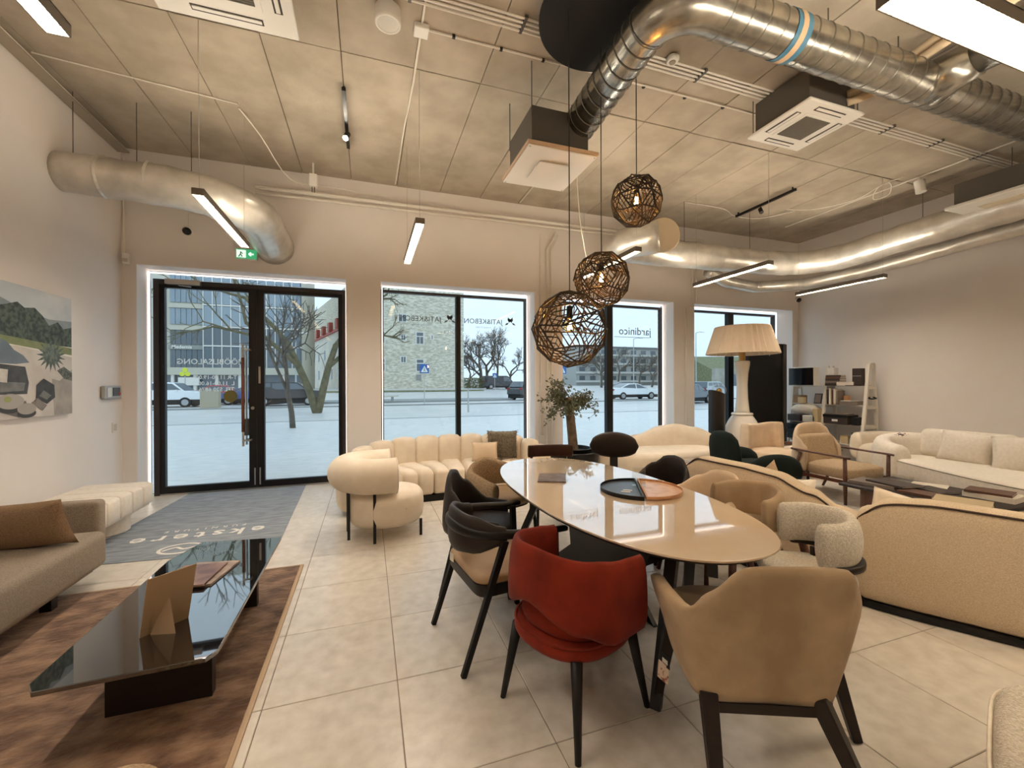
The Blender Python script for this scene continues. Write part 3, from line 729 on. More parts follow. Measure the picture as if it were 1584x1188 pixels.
# --- wall mounted things
t = thing('exit_sign', 'small green illuminated running-man exit sign above the entrance door', 'sign', (-1.515, 6.44, 3.14))
B().box(-.125, .125, -.02, .03, 0, .14).obj('housing', 'whitemetal', t, bev=.003)
B().box(-.118, .118, -.024, -.02, .008, .132).obj('green_face', mat('exit_green', S(60, 160, 110), .5, emit=S(70, 190, 130), estr=.5), t)
B().box(-.112, -.005, -.026, -.024, .02, .12).obj('white_panel', mat('exit_white', S(235, 250, 240), .5, emit=S(220, 255, 236), estr=.8), t)
man = B().box(-.07, -.055, -.028, -.026, .075, .1).bar((-.062, -.027, .075), (-.075, -.027, .05), .002, .012).bar((-.075, -.027, .05), (-.09, -.027, .028), .002, .012).bar((-.062, -.027, .06), (-.045, -.027, .03), .002, .012).bar((-.06, -.027, .085), (-.035, -.027, .07), .002, .01)
man.obj('running_figure', mat('exit_man', S(30, 120, 80), .6), t)
B().bar((.03, -.027, .07), (.085, -.027, .07), .002, .02).bar((.03, -.027, .07), (.055, -.027, .095), .002, .016).bar((.03, -.027, .07), (.055, -.027, .045), .002, .016).obj('arrow', mat('exit_white', S(235, 250, 240)), t)
B().cyl((0, 0, .14), (0, 0, .2), .01, n=8).obj('bracket', 'white', t)
def dome(loc, label, d):
    t = thing('dome_camera', label, 'camera', loc)
    B().lathe([(.0, .05), (.055, .05), (.062, .03), (.06, .0), (.045, -.01), (0, -.01)], 20).obj('mount', 'white', t, auto=50)
    b = B(); b.lathe([(.05*math.cos(a), -.01-.045*math.sin(a)) for a in [x*PI/2/6 for x in range(7)]], 18, cap=False); b.obj('lens_dome', mat('dome_black', S(22, 20, 20), .15), t, smooth=True)
    t.rotation_euler = d
    return t
dome((-2.19, 6.48, 3.46), 'white dome camera with black lens on the wall above the entrance', (math.radians(-60), 0, 0))
dome((8.58, 6.46, 3.22), 'small dome camera in the corner beside the right wall', (math.radians(-50), math.radians(20), 0))
conduit('white wall conduit dropping to the dome camera above the entrance', [(-2.19, 6.535, 3.95), (-2.19, 6.535, 3.53)], .006)
conduit('white wall cable running behind the exit sign', smoothpath([(-1.66, 6.53, 3.75), (-1.7, 6.53, 3.4), (-1.68, 6.53, 3.28), (-1.6, 6.52, 3.24)], 4), .006)
conduit('vertical white conduit in the left corner beside the entrance', [(XL+.04, 6.51, 4.3), (XL+.04, 6.51, 2.95)], .012)
t = thing('motion_sensor', 'small white motion sensor high in the left corner beside the entrance', 'sensor', (XL+.08, 6.47, 2.98))
b = B(); put(b, rbox(.075, .065, .13, .015, 3), T(rz=25)); b.obj('body', 'white', t); B().box(-.025, .025, -.045, -.03, .02, .06).obj('lens', mat('sensor_lens', S(200, 190, 176), .3), t)
t = thing('keypad', 'small chrome and white wall keypad on the left wall beside the door', 'keypad', (XL, 6.26, 1.40))
b = B(); put(b, rbox(.05, .34, .15, .012, 2), T(.025, 0, -.075)); b.obj('case', 'steel', t)
B().box(.05, .056, -.02, .12, -.045, .055).obj('display', mat('lcd', S(70, 74, 76), .3), t); B().box(.05, .055, -.14, -.05, -.055, .055).obj('card_slot', 'white', t); B().box(.056, .06, .09, .125, -.03, -.005).obj('red_mark', mat('red_mark', S(190, 50, 44), .5), t)
t = thing('light_switch', 'small grey double switch plate low on the left wall beside the door', 'switch', (XL, 6.36, .975))
b = B(); put(b, rbox(.012, .085, .12, .004, 2), T(.006, 0, -.06)); b.obj('plate', 'white', t); B().box(.012, .017, -.03, -.002, -.04, .04).obj('rocker', mat('rocker', S(206, 198, 188), .4), t); B().box(.012, .017, .002, .03, -.04, .04).obj('rocker', mat('rocker', S(206, 198, 188)), t)
# ================================================================== SEATING AND TABLES
def legs4(t, m, feet, tops, r0, r1, n=10, name='leg', square=False):
    for f_, p_ in zip(feet, tops):
        if square: B().bar(f_, p_, r1*2, r1*2, r0*2, r0*2).obj(name, m, t, bev=.004)
        else: B().cyl(f_, p_, r1, r0, n).obj(name, m, t, smooth=True)
def pad(w0, w1, d, z0, z1, r=.02, k=3.2, n=36, y0=0, dome=0):
    """soft seat pad, back width w0, front width w1, in plan a superellipse-ish rounded trapezoid"""
    rings = []
    h = z1-z0
    for s, z in ((.90, z0), (.97, z0+h*.12), (1, z0+h*.35), (1, z1-h*.4), (.975, z1-h*.15), (.9, z1-h*.03), (.6, z1+dome*.6), (.25, z1+dome)):
        ring = []
        for i in range(n):
            a = 2*PI*i/n; c, q = math.cos(a), math.sin(a)
            x = math.copysign(abs(c)**(2/k), c); y = math.copysign(abs(q)**(2/k), q)
            w = lerp(w0, w1, (y+1)/2)
            ring.append((x*w/2*s, y0+y*d/2*s, z))
        rings.append(ring)
    return B().loft(rings)
def hang_tag(t, p, s=.05, rx=8, rz=20, m='paper'):
    B().box(-s/2, s/2, -.001, .001, -s*1.6, 0).obj('hang_tag', m, t, loc=p, rot=(math.radians(rx), math.radians(12), math.radians(rz)))

# ---- dining table
t = thing('dining_table', 'long oval dining table with glossy cream stone top and black legs', 'table', (1.535, 2.61, 0))
def sup(a, b_, k, n=96):
    P = []
    for i in range(n):
        th = 2*PI*i/n; c, s = math.cos(th), math.sin(th)
        P.append((math.copysign(abs(c)**(2/k), c)*a, math.copysign(abs(s)**(2/k), s)*b_))
    return P
B().prism(sup(.575, 1.26, 2.35), .739, .75).obj('tabletop', 'tabletop', t, bev=.003)
rings = []
for s, z in ((.93, .712), (.985, .726), (.997, .7385)): rings.append([(x*s, y*s, z) for x, y in sup(.575, 1.26, 2.35)])
B().loft(rings).obj('tabletop_edge', 'darkwood', t)
# centre: crossed black slabs; ends: splayed bars
def slab(x, poly, th=.03):
    n = len(poly); v = [(x-th/2, y, z) for y, z in poly]+[(x+th/2, y, z) for y, z in poly]
    B().add(v, [tuple(range(n)), tuple(range(2*n-1, n-1, -1))]+[(i, (i+1) % n, (i+1) % n+n, i+n) for i in range(n)]).obj('base_slab', 'black', t)
slab(-.115, [(.64, 0), (-.46, 0), (-.76, .712), (-.41, .712)]); slab(.12, [(-.46, 0), (.64, 0), (.76, .712), (.41, .712)])
for p0, p1 in (((.34, -.47, 0), (.10, -.78, .712)), ((.08, -.90, .70), (-.28, -.35, .30)), ((.16, -.86, .70), (.40, -.62, .36)), ((-.30, -1.0, 0), (-.02, -.8, .712))):
    B().bar(p0, p1, .045, .045, .06, .06).obj('leg', 'black', t)
for p0, p1 in (((.34, .85, 0), (.10, .72, .712)), ((-.30, .95, 0), (-.06, .72, .712))): B().bar(p0, p1, .045, .045, .06, .06).obj('leg', 'black', t)

# ---- things on the dining table
def halfdisc(r, a0, a1, n=28): return [(r*math.cos(lerp(a0, a1, i/n)), r*math.sin(lerp(a0, a1, i/n))) for i in range(n+1)]
tx, ty, tr = 1.77, 2.46, .265
a_ = math.atan2(2.72-2.13, 1.85-1.52)
for nm, off, m1, m2, lb in (('serving_tray', 0, 'blackmarble', 'black', 'half-round black stone serving tray with two white cards on the dining table'), ('serving_tray', PI, 'pinkmarble', 'oak', 'half-round pink stone serving tray with wooden rim on the dining table')):
    t = thing(nm, lb, 'tray', (tx, ty, .7502))
    A0 = a_+off; cxo = (-math.sin(a_)*.006 if off == 0 else math.sin(a_)*.006, math.cos(a_)*.006 if off == 0 else -math.cos(a_)*.006)
    P = [(x+cxo[0], y+cxo[1]) for x, y in halfdisc(tr, A0, A0+PI)]
    B().prism(P, 0, .012).obj('slab', m1, t)
    Q = [(x*.955+cxo[0]*2.8, y*.955+cxo[1]*2.8) for x, y in halfdisc(tr, A0, A0+PI)]
    n = len(P); v = [(x, y, z) for z in (0.0, .026) for x, y in P]+[(x, y, z) for z in (.012, .026) for x, y in Q]; f = []
    for i in range(n):
        j = (i+1) % n
        f += [(i, j, n+j, n+i), (2*n+j, 2*n+i, 3*n+i, 3*n+j), (n+i, n+j, 3*n+j, 3*n+i)]
    B().add(v, f).obj('rim', m2, t)
    if off == 0:
        for k in range(2):
            c = tag(B().box(-.03, .03, -.012, .012, 0, .001).obj('price_card', 'white', None, loc=(tx-.145+k*.035, ty-.04+k*.03, .7635), rot=(0, 0, -.6)), ('left' if k == 0 else 'right')+' of two small white cards lying on the black half tray', 'card', 'white cards on the black tray')
c = thing('card_holder', 'clear acrylic card holder standing on the round tray', 'card holder', (1.80, 2.52, .763), -.5)
B().box(-.045, .045, -.002, .002, 0, .13).obj('front_sheet', 'clear', c); B().box(-.045, .045, .018, .022, 0, .13).obj('rear_sheet', 'clear', c); B().box(-.045, .045, -.002, .04, -.0, .003).obj('foot', 'clear', c)
c = thing('brochure', 'grey photo brochure lying at the far end of the dining table', 'brochure', (1.35, 3.0, .7502), -.45)
B().box(-.105, .105, -.14, .14, 0, .010).obj('cover', mat('brochure_cover', S(132, 116, 108), .35, col2=S(84, 72, 70), nscale=14), c); B().box(-.103, .106, -.138, .138, .0015, .0085).obj('pages', 'paper', c)

# ---- chair: black wood, tan seat, curved dark backrest
t = thing('dining_armchair', 'black wooden armchair with tan leather seat and dark curved back, left of the table', 'chair', (.745, 2.41, 0), face(8))
pad(.52, .55, .50, .425, .475, dome=.003, y0=.0, k=7).obj('seat', 'tanleather', t, smooth=True)
B().prism(sup(.262, .245, 8, 48), .37, .43).obj('seat_frame', 'blackwood', t, bev=.004)
for s in (-1, 1):
    B().bar((s*.265, -.335, 0), (s*.275, -.10, .66), .028, .028, .034, .036).obj('leg', 'blackwood', t, bev=.004)
    B().bar((s*.25, .24, 0), (s*.262, .215, .665), .03, .03, .034, .036).obj('leg', 'blackwood', t, bev=.004)
P = upath(.285, .30, .27, 10)
band(P, [(0, .655), (.3, .665), (.5, .67), (.7, .665), (1, .655)], [(0, .685), (.3, .715), (.5, .735), (.7, .715), (1, .685)], .045, 0, 12).obj('arm_rail', 'blackwood', t, smooth=True)
i0, i1 = 5, len(P)-5
band([(x*.955, y*.955) for x, y in P[i0:i1]], [(0, .63), (.25, .575), (.5, .555), (.75, .575), (1, .63)], [(0, .725), (.25, .775), (.5, .79), (.75, .775), (1, .725)], .05, .02, 14).obj('back_pad', 'darkleather', t, smooth=True)
hang_tag(t, (.02, -.31, .54), .032)

# ---- dark leather shell chair
def shell_chair(name, label, loc, ang, m, legm, hi=.82, arm=.12, armh=.60, seatm=None, w=.265, lo=.43, th=.05, group=None, lean=.10, legs=True, wd=.27):
    t = thing(name, label, 'chair', loc, face(ang), group)
    P = upath(w, wd, arm, 10)
    band(P, [(0, lo), (.5, lo-.01), (1, lo)], [(0, armh), (.12, armh+.02), (.30, lerp(armh, hi, .62)), (.41, lerp(armh, hi, .95)), (.5, hi), (.59, lerp(armh, hi, .95)), (.70, lerp(armh, hi, .62)), (.88, armh+.02), (1, armh)], th, [(0, .02), (.5, lean), (1, .02)], 14).obj('backrest', m, t, smooth=True)
    pad(.46, .49, .48, .40, .475, y0=.02, dome=.008).obj('seat', seatm or m, t, smooth=True)
    B().prism(sup(.2, .2, 3, 28), .375, .402).obj('seat_base', 'black', t)
    legs4(t, legm, [(-.23, .24, 0), (.23, .24, 0), (.23, -.25, 0), (-.23, -.25, 0)], [(-.17, .17, .39), (.17, .17, .39), (.17, -.17, .39), (-.17, -.17, .39)], .010, .017)
    return t
shell_chair('dining_chair', 'dark brown leather tub chair behind the tan-seat chair, left of the table', (.80, 3.07, 0), -24, 'darkleather', 'black', hi=.845, armh=.54, arm=.16, w=.285)
shell_chair('dining_chair', 'dark brown leather bucket chair on the far side of the dining table', (2.42, 3.14, 0), 188, 'darkleather', 'black', hi=.83, armh=.6, arm=.14)
shell_chair('dining_chair', 'light beige upholstered bucket chair on the far side of the table', (2.46, 2.62, 0), 186, 'lightbeige', 'walnut', hi=.79, armh=.62, arm=.12)

# ---- tan boucle armchair
t = thing('boucle_armchair', 'tan boucle tub armchair at the far left end of the dining table', 'chair', (1.20, 3.82, 0), face(-68))
P = upath(.30, .30, .26, 10)
band(P, [(0, .47), (.3, .47), (.5, .46), (.7, .47), (1, .47)], [(0, .625), (.25, .67), (.5, .745), (.75, .67), (1, .625)], .085, .04, 16, p=2.2).obj('backrest', 'tanboucle', t, smooth=True)
pad(.50, .52, .52, .39, .47, y0=.02, dome=.006).obj('seat', 'tanleather', t, smooth=True)
B().prism(sup(.22, .22, 3, 28), .36, .392).obj('seat_frame', 'blackwood', t)
legs4(t, 'blackwood', [(-.23, .24, 0), (.23, .24, 0), (.22, -.24, 0), (-.22, -.24, 0)], [(-.20, .21, .38), (.20, .21, .38), (.19, -.2, .38), (-.19, -.2, .38)], .012, .022)

# ---- chair at the far end with leather back rail
t = thing('dining_chair', 'chair with a straight brown leather back rail at the far end of the table', 'chair', (1.90, 4.18, 0), face(-104))
P = [(.25, -.20), (.15, -.235), (0, -.25), (-.15, -.235), (-.25, -.20)]
band(P, .655, .79, .03, .05, 14, p=4).obj('backrest', 'brownleather', t, smooth=True)
for s in (-1, 1):
    B().bar((s*.22, -.26, 0), (s*.21, -.235, .76), .026, .026, .028, .028).obj('leg', 'black', t)
    B().bar((s*.21, .22, 0), (s*.2, .2, .42), .026, .026, .028, .028).obj('leg', 'black', t)
pad(.44, .47, .46, .40, .46, y0=0).obj('seat', 'brownleather', t, smooth=True)

# ---- oval leather back chair
t = thing('dining_chair', 'chair with an oval black leather back near the olive tree', 'chair', (2.55, 4.02, 0), face(-122))
rings = []
for i in range(-8, 9):
    a = i/8; ww = math.sqrt(max(0, 1-a*a)); x = a*.27; y = -.26+.10*a*a
    n = 14; hh = .15*max(.04, ww)**.85; tk = .04*max(.05, ww)**.7
    rings.append([(x, y+tk*math.cos(2*PI*k/n), .775+hh*math.sin(2*PI*k/n)) for k in range(n)])
B().loft(rings).obj('backrest', 'darkleather', t, smooth=True)
for s in (-1, 1):
    B().cyl((s*.21, -.24, 0), (s*.17, -.18, .42), .012, .017).obj('leg', 'black', t, smooth=True)
    B().cyl((s*.21, .22, 0), (s*.18, .18, .42), .012, .017).obj('leg', 'black', t, smooth=True)
pad(.46, .48, .47, .41, .475, y0=0).obj('seat', 'darkleather', t, smooth=True)
B().bar((0, -.22, .44), (0, -.29, .74), .09, .02).obj('back_bracket', 'black', t)

# ---- beige chair with walnut legs
t = thing('dining_chair', 'beige wrap-back chair with walnut legs on the far side of the table', 'chair', (2.34, 2.17, 0), face(172))
P = upath(.25, .24, .02, 10, k=2.0)
band(P, [(0, .58), (.25, .56), (.5, .57), (.75, .56), (1, .58)], [(0, .77), (.25, .80), (.5, .815), (.75, .80), (1, .77)], .05, .08, 14).obj('backrest', 'beigevelvet', t, smooth=True)
pad(.46, .50, .49, .435, .485, y0=.04).obj('seat', 'lightbeige', t, smooth=True)
B().prism([(x, y+.04) for x, y in sup(.235, .235, 3.5, 32)], .40, .437).obj('seat_frame', 'walnut', t)
for s in (-1, 1):
    B().tube([(s*.275, -.36, 0), (s*.265, -.24, .45), (s*.25, -.17, .68)], [.013, .024, .018], 10).obj('leg', 'walnut', t, smooth=True)
    B().cyl((s*.285, -.17, .675), (s*.2, -.17, .675), .019, .016).obj('back_peg', 'walnut', t, smooth=True)
    B().cyl((s*.24, .26, 0), (s*.21, .22, .42), .013, .024).obj('leg', 'walnut', t, smooth=True)

# ---- white boucle chair with dark wood arm
t = thing('boucle_chair', 'white boucle chair with thick curved back and dark wood arm bracket, beside the sofa backs', 'chair', (2.31, 1.66, 0), face(154))
t.scale = (.86, .86, 1)
P = upath(.235, .19, .07, 10, k=2.0)
band(P, [(0, .545), (.5, .57), (1, .545)], [(0, .775), (.25, .785), (.5, .795), (.75, .785), (1, .775)], .10, .03, 16, p=2.2).obj('backrest', 'boucle', t, smooth=True)
P2 = upath(.25, .215, .0, 10, k=2.0)
band(P2[3:-3], .535, .572, .075, 0, 12, p=5).obj('arm_bracket', 'darkwood', t, smooth=True)
pad(.46, .50, .49, .42, .49, y0=.05, dome=.01).obj('seat', 'boucle', t, smooth=True)
for s in (-1, 1):
    B().bar((s*.12, -.08, 0), (s*.15, -.10, .54), .035, .04, .045, .06).obj('leg', 'darkwood', t, bev=.006)
    B().bar((s*.24, .26, 0), (s*.22, .22, .42), .03, .03, .04, .04).obj('leg', 'darkwood', t, bev=.006)

# ---- rust red chair
t = thing('dining_chair', 'rust red velvet tub chair with black tapered legs in the foreground', 'chair', (.90, 1.775, 0), face(21))
P = upath(.275, .265, .15, 12, k=2.3)
band(P, [(0, .41), (.16, .41), (.3, .47), (.5, .555), (.7, .47), (.84, .41), (1, .41)], [(0, .735), (.12, .745), (.25, .765), (.5, .79), (.75, .77), (.88, .75), (1, .73)], .055, [(0, .03), (.5, .09), (1, .03)], 16).obj('backrest', 'redvelvet', t, smooth=True)
pad(.50, .50, .52, .345, .415, y0=.0, k=2.4).obj('seat_base', 'redvelvet', t, smooth=True)
pad(.45, .46, .47, .41, .495, y0=.015, k=2.5, dome=.01).obj('seat', 'redvelvet', t, smooth=True)
B().tube([(x, y+.0, .412) for x, y in sup(.246, .256, 2.4, 48)], .006, 6, closed=True).obj('piping', 'redvelvet', t, smooth=True)
for x, y in ((-.24, .24), (.24, .24), (.235, -.23), (-.235, -.23)):
    B().cyl((x, y, 0), (x*.78, y*.78, .36), .013, .026, 12).obj('leg', 'blackwood', t, smooth=True)

# ---- beige flared armchair, nearest
def column_shell(cols, th, centre, n=5):
    tops = smoothpath([c[0] for c in cols], n); bots = smoothpath([c[1] for c in cols], n); rings = []
    for i, (a, c) in enumerate(zip(tops, bots)):
        d = (tops[min(i+1, len(tops)-1)]+bots[min(i+1, len(tops)-1)])-(tops[max(i-1, 0)]+bots[max(i-1, 0)]); d.z = 0; d.normalize()
        nn = Vector((-d.y, d.x, 0))
        if nn.dot(centre-a) < 0: nn = -nn
        up = a-c; ring = []
        for s_, o in ((.02, .25), (.0, .02), (.08, -.03), (.3, -.06), (.6, -.07), (.86, -.03), (.96, .03), (1.0, .25), (1.012, .5), (1.0, .78), (.95, .96), (.8, 1.02), (.4, 1.0), (.05, .95)):
            ring.append(c+up*s_+nn*th*o)
        rings.append(ring)
    def cap(r0, r1):
        d = sum(r0, Vector())/len(r0)-sum(r1, Vector())/len(r1); d.normalize(); c = sum(r0, Vector())/len(r0)
        return [[c+(p-c)*q+d*e for p in r0] for q, e in ((.97, .012), (.88, .024), (.6, .031))]
    return B().loft(cap(rings[0], rings[1])[::-1]+rings+cap(rings[-1], rings[-2]))
t = thing('dining_armchair', 'beige velvet armchair with flared arms seen from behind, nearest the camera', 'chair', (1.47, 1.31, 0), face(60))
rot_ = Matrix.Rotation(-face(60), 3, 'Z')
LC = lambda x, y, z: rot_ @ Vector((x-1.47, y-1.31, 0))+Vector((0, 0, z))
W_ = [((1.86, 1.26, .63), (1.80, 1.28, .42)), ((1.76, 1.12, .65), (1.68, 1.14, .40)), ((1.655, 1.01, .70), (1.55, 1.04, .385)), ((1.60, .985, .80), (1.50, 1.02, .375)), ((1.545, .98, .838), (1.45, 1.03, .37)), ((1.38, 1.04, .845), (1.31, 1.095, .37)), ((1.22, 1.10, .835), (1.16, 1.155, .375)), ((1.135, 1.17, .745), (1.115, 1.195, .38)), ((1.078, 1.25, .672), (1.105, 1.245, .39)), ((1.12, 1.42, .652), (1.17, 1.42, .41)), ((1.19, 1.59, .635), (1.26, 1.57, .43))]
column_shell([(LC(*a), LC(*b_)) for a, b_ in W_], .062, Vector((0, .1, .5))).obj('backrest', 'beigevelvet', t, smooth=True)
pad(.46, .62, .56, .41, .50, y0=.09, dome=.008).obj('seat', 'beigevelvet', t, smooth=True)
B().box(-.2, .2, -.2, .3, .35, .412).obj('seat_frame', 'darkwood', t, bev=.006)
for f_, p_ in (((1.06, 1.05, 0), (1.135, 1.19, .40)), ((1.56, .87, 0), (1.47, 1.04, .40)), ((1.26, 1.64, 0), (1.26, 1.53, .44)), ((1.915, 1.195, 0), (1.80, 1.25, .44))):
    B().bar(LC(*f_), LC(*p_), .036, .036, .056, .056).obj('leg', 'darkwood', t, bev=.006)
B().bar(LC(1.13, 1.18, .36), LC(1.48, 1.03, .36), .03, .035).obj('rear_rail', 'darkwood', t)
B().box(-.024, .024, -.001, .001, -.06, 0).obj('hang_tag', 'black', t, loc=(-.335, -.02, .36), rot=(.1, .1, -.9), label='black hang tag with white barcode label')
B().box(-.014, .014, -.0022, -.0012, -.045, -.025).obj('barcode_label', 'white', t, loc=(-.335, -.02, .36), rot=(.1, .1, -.9))
B().box(-.026, .026, -.001, .001, -.135, -.05).obj('hang_tag', mat('patterned_tag', S(226, 206, 186), .7, col2=S(150, 84, 66), nscale=60, lo=.55, hi=.62), t, loc=(-.337, -.018, .36), rot=(.1, .16, -.8))

# ---- boucle lounge chair cut by the bottom right corner
t = thing('boucle_lounge_chair', 'light boucle lounge chair cut off by the bottom right corner of the photo', 'chair', (2.05, .42, 0), face(112))
pad(.72, .76, .70, .17, .42, y0=.05, k=5, dome=.004).obj('seat', 'boucle', t, smooth=True)
P = upath(.34, .36, -.02, 10, k=2.4)
band(P, [(0, .40), (.5, .40), (1, .40)], [(0, .56), (.2, .66), (.5, .74), (.8, .66), (1, .56)], .13, .02, 16, p=2.3).obj('backrest', 'boucle', t, smooth=True)
B().tube([(x*1.0, y+.05, .36) for x, y in sup(.378, .352, 5, 60)], .006, 6, closed=True).obj('piping', 'ivory', t, smooth=True)
for x in (-.28, .28):
    for y in (-.22, .3): B().cyl((x, y, 0), (x, y, .18), .02).obj('leg', 'blackwood', t, smooth=True)

# ---- round cream lounge chair with a bolster back
t = thing('bolster_lounge_chair', 'round cream lounge chair with a thick bolster back and thin black legs', 'chair', (.17, 4.47, 0), face(4))
pad(.74, .76, .74, .13, .425, k=2.1, dome=.012).obj('seat', 'cream', t, smooth=True)
rl = [(.30, .06, .615), (.30, -.08, .615), (.26, -.23, .618), (.15, -.345, .62), (0, -.385, .62), (-.15, -.345, .62), (-.26, -.23, .618), (-.30, -.08, .615), (-.30, .06, .615)]
P = smoothpath(rl, 6)
B().tube(P, .165, 24).obj('bolster', 'cream', t, auto=50)
for s in (0, -1):
    e = Vector(P[s]); B().tube([(e.x+.165*math.cos(a), e.y, e.z+.165*math.sin(a)) for a in [2*PI*k/28 for k in range(28)]], .006, 6, closed=True).obj('piping', 'ivory', t, smooth=True)
for x, y, z in ((.33, -.14, .5), (.13, -.36, .5), (-.33, -.14, .5), (-.13, -.36, .5)): B().bar((x, y, 0), (x, y, z), .026, .026).obj('leg', 'black', t)
for x, y in ((.26, .30), (-.26, .30)): B().bar((x, y, 0), (x, y, .16), .024, .024).obj('leg', 'black', t)
hang_tag(t, (.345, .13, .31), .045, rz=70)

# ---- channel-tufted curved sofa
def quadbox(q, z0, z1, r, seg=4, bulge=0):
    vs, fs = rbox(1, 1, 1, r, seg)
    out = []
    for v in vs:
        a, c, h = v.x+.5, v.y+.5, v.z
        p = (Vector(q[0])*(1-a)+Vector(q[1])*a)*(1-c)+(Vector(q[3])*(1-a)+Vector(q[2])*a)*c
        z = lerp(z0, z1, h)+bulge*h*(1-(2*a-1)**2)
        out.append(Vector((p.x, p.y, z)))
    return B().add(out, fs)
t = thing('channel_sofa', 'curved cream velvet sofa with vertical channel tufting under the window', 'sofa', (1.0, 5.75, 0))
base = [(-.23, 5.05), (-.24, 5.30), (-.17, 5.58), (.02, 5.84), (.30, 6.01), (.62, 6.10), (.95, 6.14), (1.28, 6.14), (1.60, 6.09), (1.90, 5.98), (2.14, 5.80), (2.28, 5.58), (2.31, 5.32)]
fine = [(p.x-1.0, p.y-5.75) for p in smoothpath([(x, y, 0) for x, y in base], 8)]
NS = len(base)-1
hts = [.58, .64, .70, .735, .75, .755, .755, .755, .75, .735, .70, .64]
for k in range(NS):
    seg = fine[k*8:k*8+9]
    h = hts[k]
    b = band(seg, .06, [(0, h-.05), (.12, h-.014), (.5, h), (.88, h-.014), (1, h-.05)], [(0, .14), (.12, .20), (.5, .24), (.88, .20), (1, .14)], .03, 16, p=3.0, endround=False)
    b.obj('back_channel', 'cream', t, smooth=True)
cxs = Vector((0.03, -1.9, 0))
inner = []
for k in range(NS+1):
    p = Vector((fine[k*8][0], fine[k*8][1], 0)); nx = fine[min(k*8+1, len(fine)-1)]; pv = fine[max(k*8-1, 0)]
    d = Vector((nx[0]-pv[0], nx[1]-pv[1], 0)).normalized(); n_ = Vector((d.y, -d.x, 0)); inner.append((p, n_))
fr = [(-.72, -.72), (-.70, -.60), (-.62, -.50), (-.50, -.44), (-.34, -.41), (-.17, -.40), (0.0, -.395), (.17, -.395), (.34, -.40), (.50, -.42), (.66, -.46), (.80, -.55), (.86, -.68)]
for k in range(1, NS-1):
    a, na = inner[k]; c, nc = inner[k+1]
    A0 = a+na*.06; C0 = c+nc*.06; A1 = Vector((fr[k][0]*1.15, fr[k][1], 0)); C1 = Vector((fr[k+1][0]*1.15, fr[k+1][1], 0))
    quadbox([A1, C1, C0, A0], .07, .385, .2, 5, .045).obj('seat_channel', 'cream', t, smooth=True)
B().prism([(x*1.13, y+.03) for x, y in fr]+[(p.x*.97, p.y-.02) for p, _ in inner][::-1], 0.0, .075).obj('plinth', 'blackwood', t)
def cushion(name, label, w, h, th, loc, rz, tilt, m, group=None, spin=0, furm=None):
    b = B().pillow(w, h, th, Matrix.Rotation(math.radians(spin), 4, 'Y'), 14, .42)
    o = b.obj(name, m, None, smooth=True, loc=loc, rot=(math.radians(tilt), 0, rz))
    return tag(o, label, 'cushion', group)
cushion('cushion', 'small beige velvet cushion on the channel-tufted sofa', .36, .26, .12, (1.52, 5.63, .55), face(-100), 12, 'lightbeige')
fur = thing('fur_cushion', 'square grey-brown shaggy fur cushion on the channel-tufted sofa', 'cushion', (1.80, 5.72, .62), face(-105)+PI)
b = B().pillow(.42, .40, .15, Matrix.Rotation(math.radians(8), 4, 'X'), 14, .42)
b.obj('cover', mat('fur', S(150, 140, 122), .95, col2=S(104, 94, 78), nscale=60, bump=1, bscale=90), fur, smooth=True)
rn = random.Random(21); fb = B()
for i in range(2600):
    v = b.v[rn.randrange(len(b.v))]; w_ = b.v[rn.randrange(len(b.v))]
    p = Vector(v).lerp(Vector(b.v[(b.v.index(v)+1) % len(b.v)]), rn.random()) if i % 3 else Vector(v)
    d = Vector((rn.uniform(-1, 1), rn.uniform(-1, 1)*.8+(.5 if p.y > 0 else -.5), rn.uniform(-1, .6))).normalized()*rn.uniform(.02, .045)
    s_ = d.cross(Vector((rn.random(), rn.random(), rn.random()))).normalized()*.0035
    fb.add([p-s_, p+s_, p+d], [(0, 1, 2)])
fb.obj('fur_pile', mat('fur_strand', S(172, 162, 144), .9, col2=S(112, 102, 86), nscale=40), fur, kind='stuff')

# ---- left wall: bench, sofa, rug, coffee table
t = thing('channel_bench', 'long cream channel-tufted bench against the left wall', 'bench', (-2.53, 4.95, 0))
for k in range(7):
    y1 = .68-k*.215; y0 = y1-.211
    b = quadbox([(-.32, y0, 0), (.31, y0, 0), (.31, y1, 0), (-.32, y1, 0)], .205, .43, .1, 4, .02); b.obj('seat_channel', 'ivory', t, smooth=True)
B().box(-.29, .28, -.80, .66, .19, .222).obj('seat_board', 'ivory', t, bev=.01)
for y in (.38, -.55): B().lathe([(.20, 0), (.215, .01), (.215, .19), (.2, .2)], 28, c=(0, y, 0)).obj('pedestal', 'ivory', t, auto=40)
t = thing('taupe_sofa', 'low taupe fabric sofa with one flat arm against the left wall', 'sofa', (-2.35, 2.6, 0))
b = B(); put(b, rbox(.92, .11, .50, .035, 4), T(-.01, 1.42, .125)); b.obj('arm', 'greybrown', t, smooth=True)
b = B(); put(b, rbox(.14, 3.0, .50, .035, 4), T(-.42, 0.0, .125)); b.obj('backrest', 'greybrown', t, smooth=True)
b = B(); put(b, rbox(.86, 2.86, .26, .05, 4), T(.08, -.075, .155)); b.obj('seat', 'greybrown', t, smooth=True)
B().box(-.35, .42, -1.4, 1.35, .11, .157).obj('base_rail', 'greybrown', t)
for x in (-.3, .36):
    for y in (-1.2, 1.0): B().box(x-.03, x+.03, y-.03, y+.03, 0, .112).obj('foot', 'black', t)
cushion('cushion', 'plain brown linen cushion leaning on the taupe sofa', .60, .34, .16, (-2.17, 3.66, .565), face(-100)+PI, 18, 'cushionbrown', spin=-4)
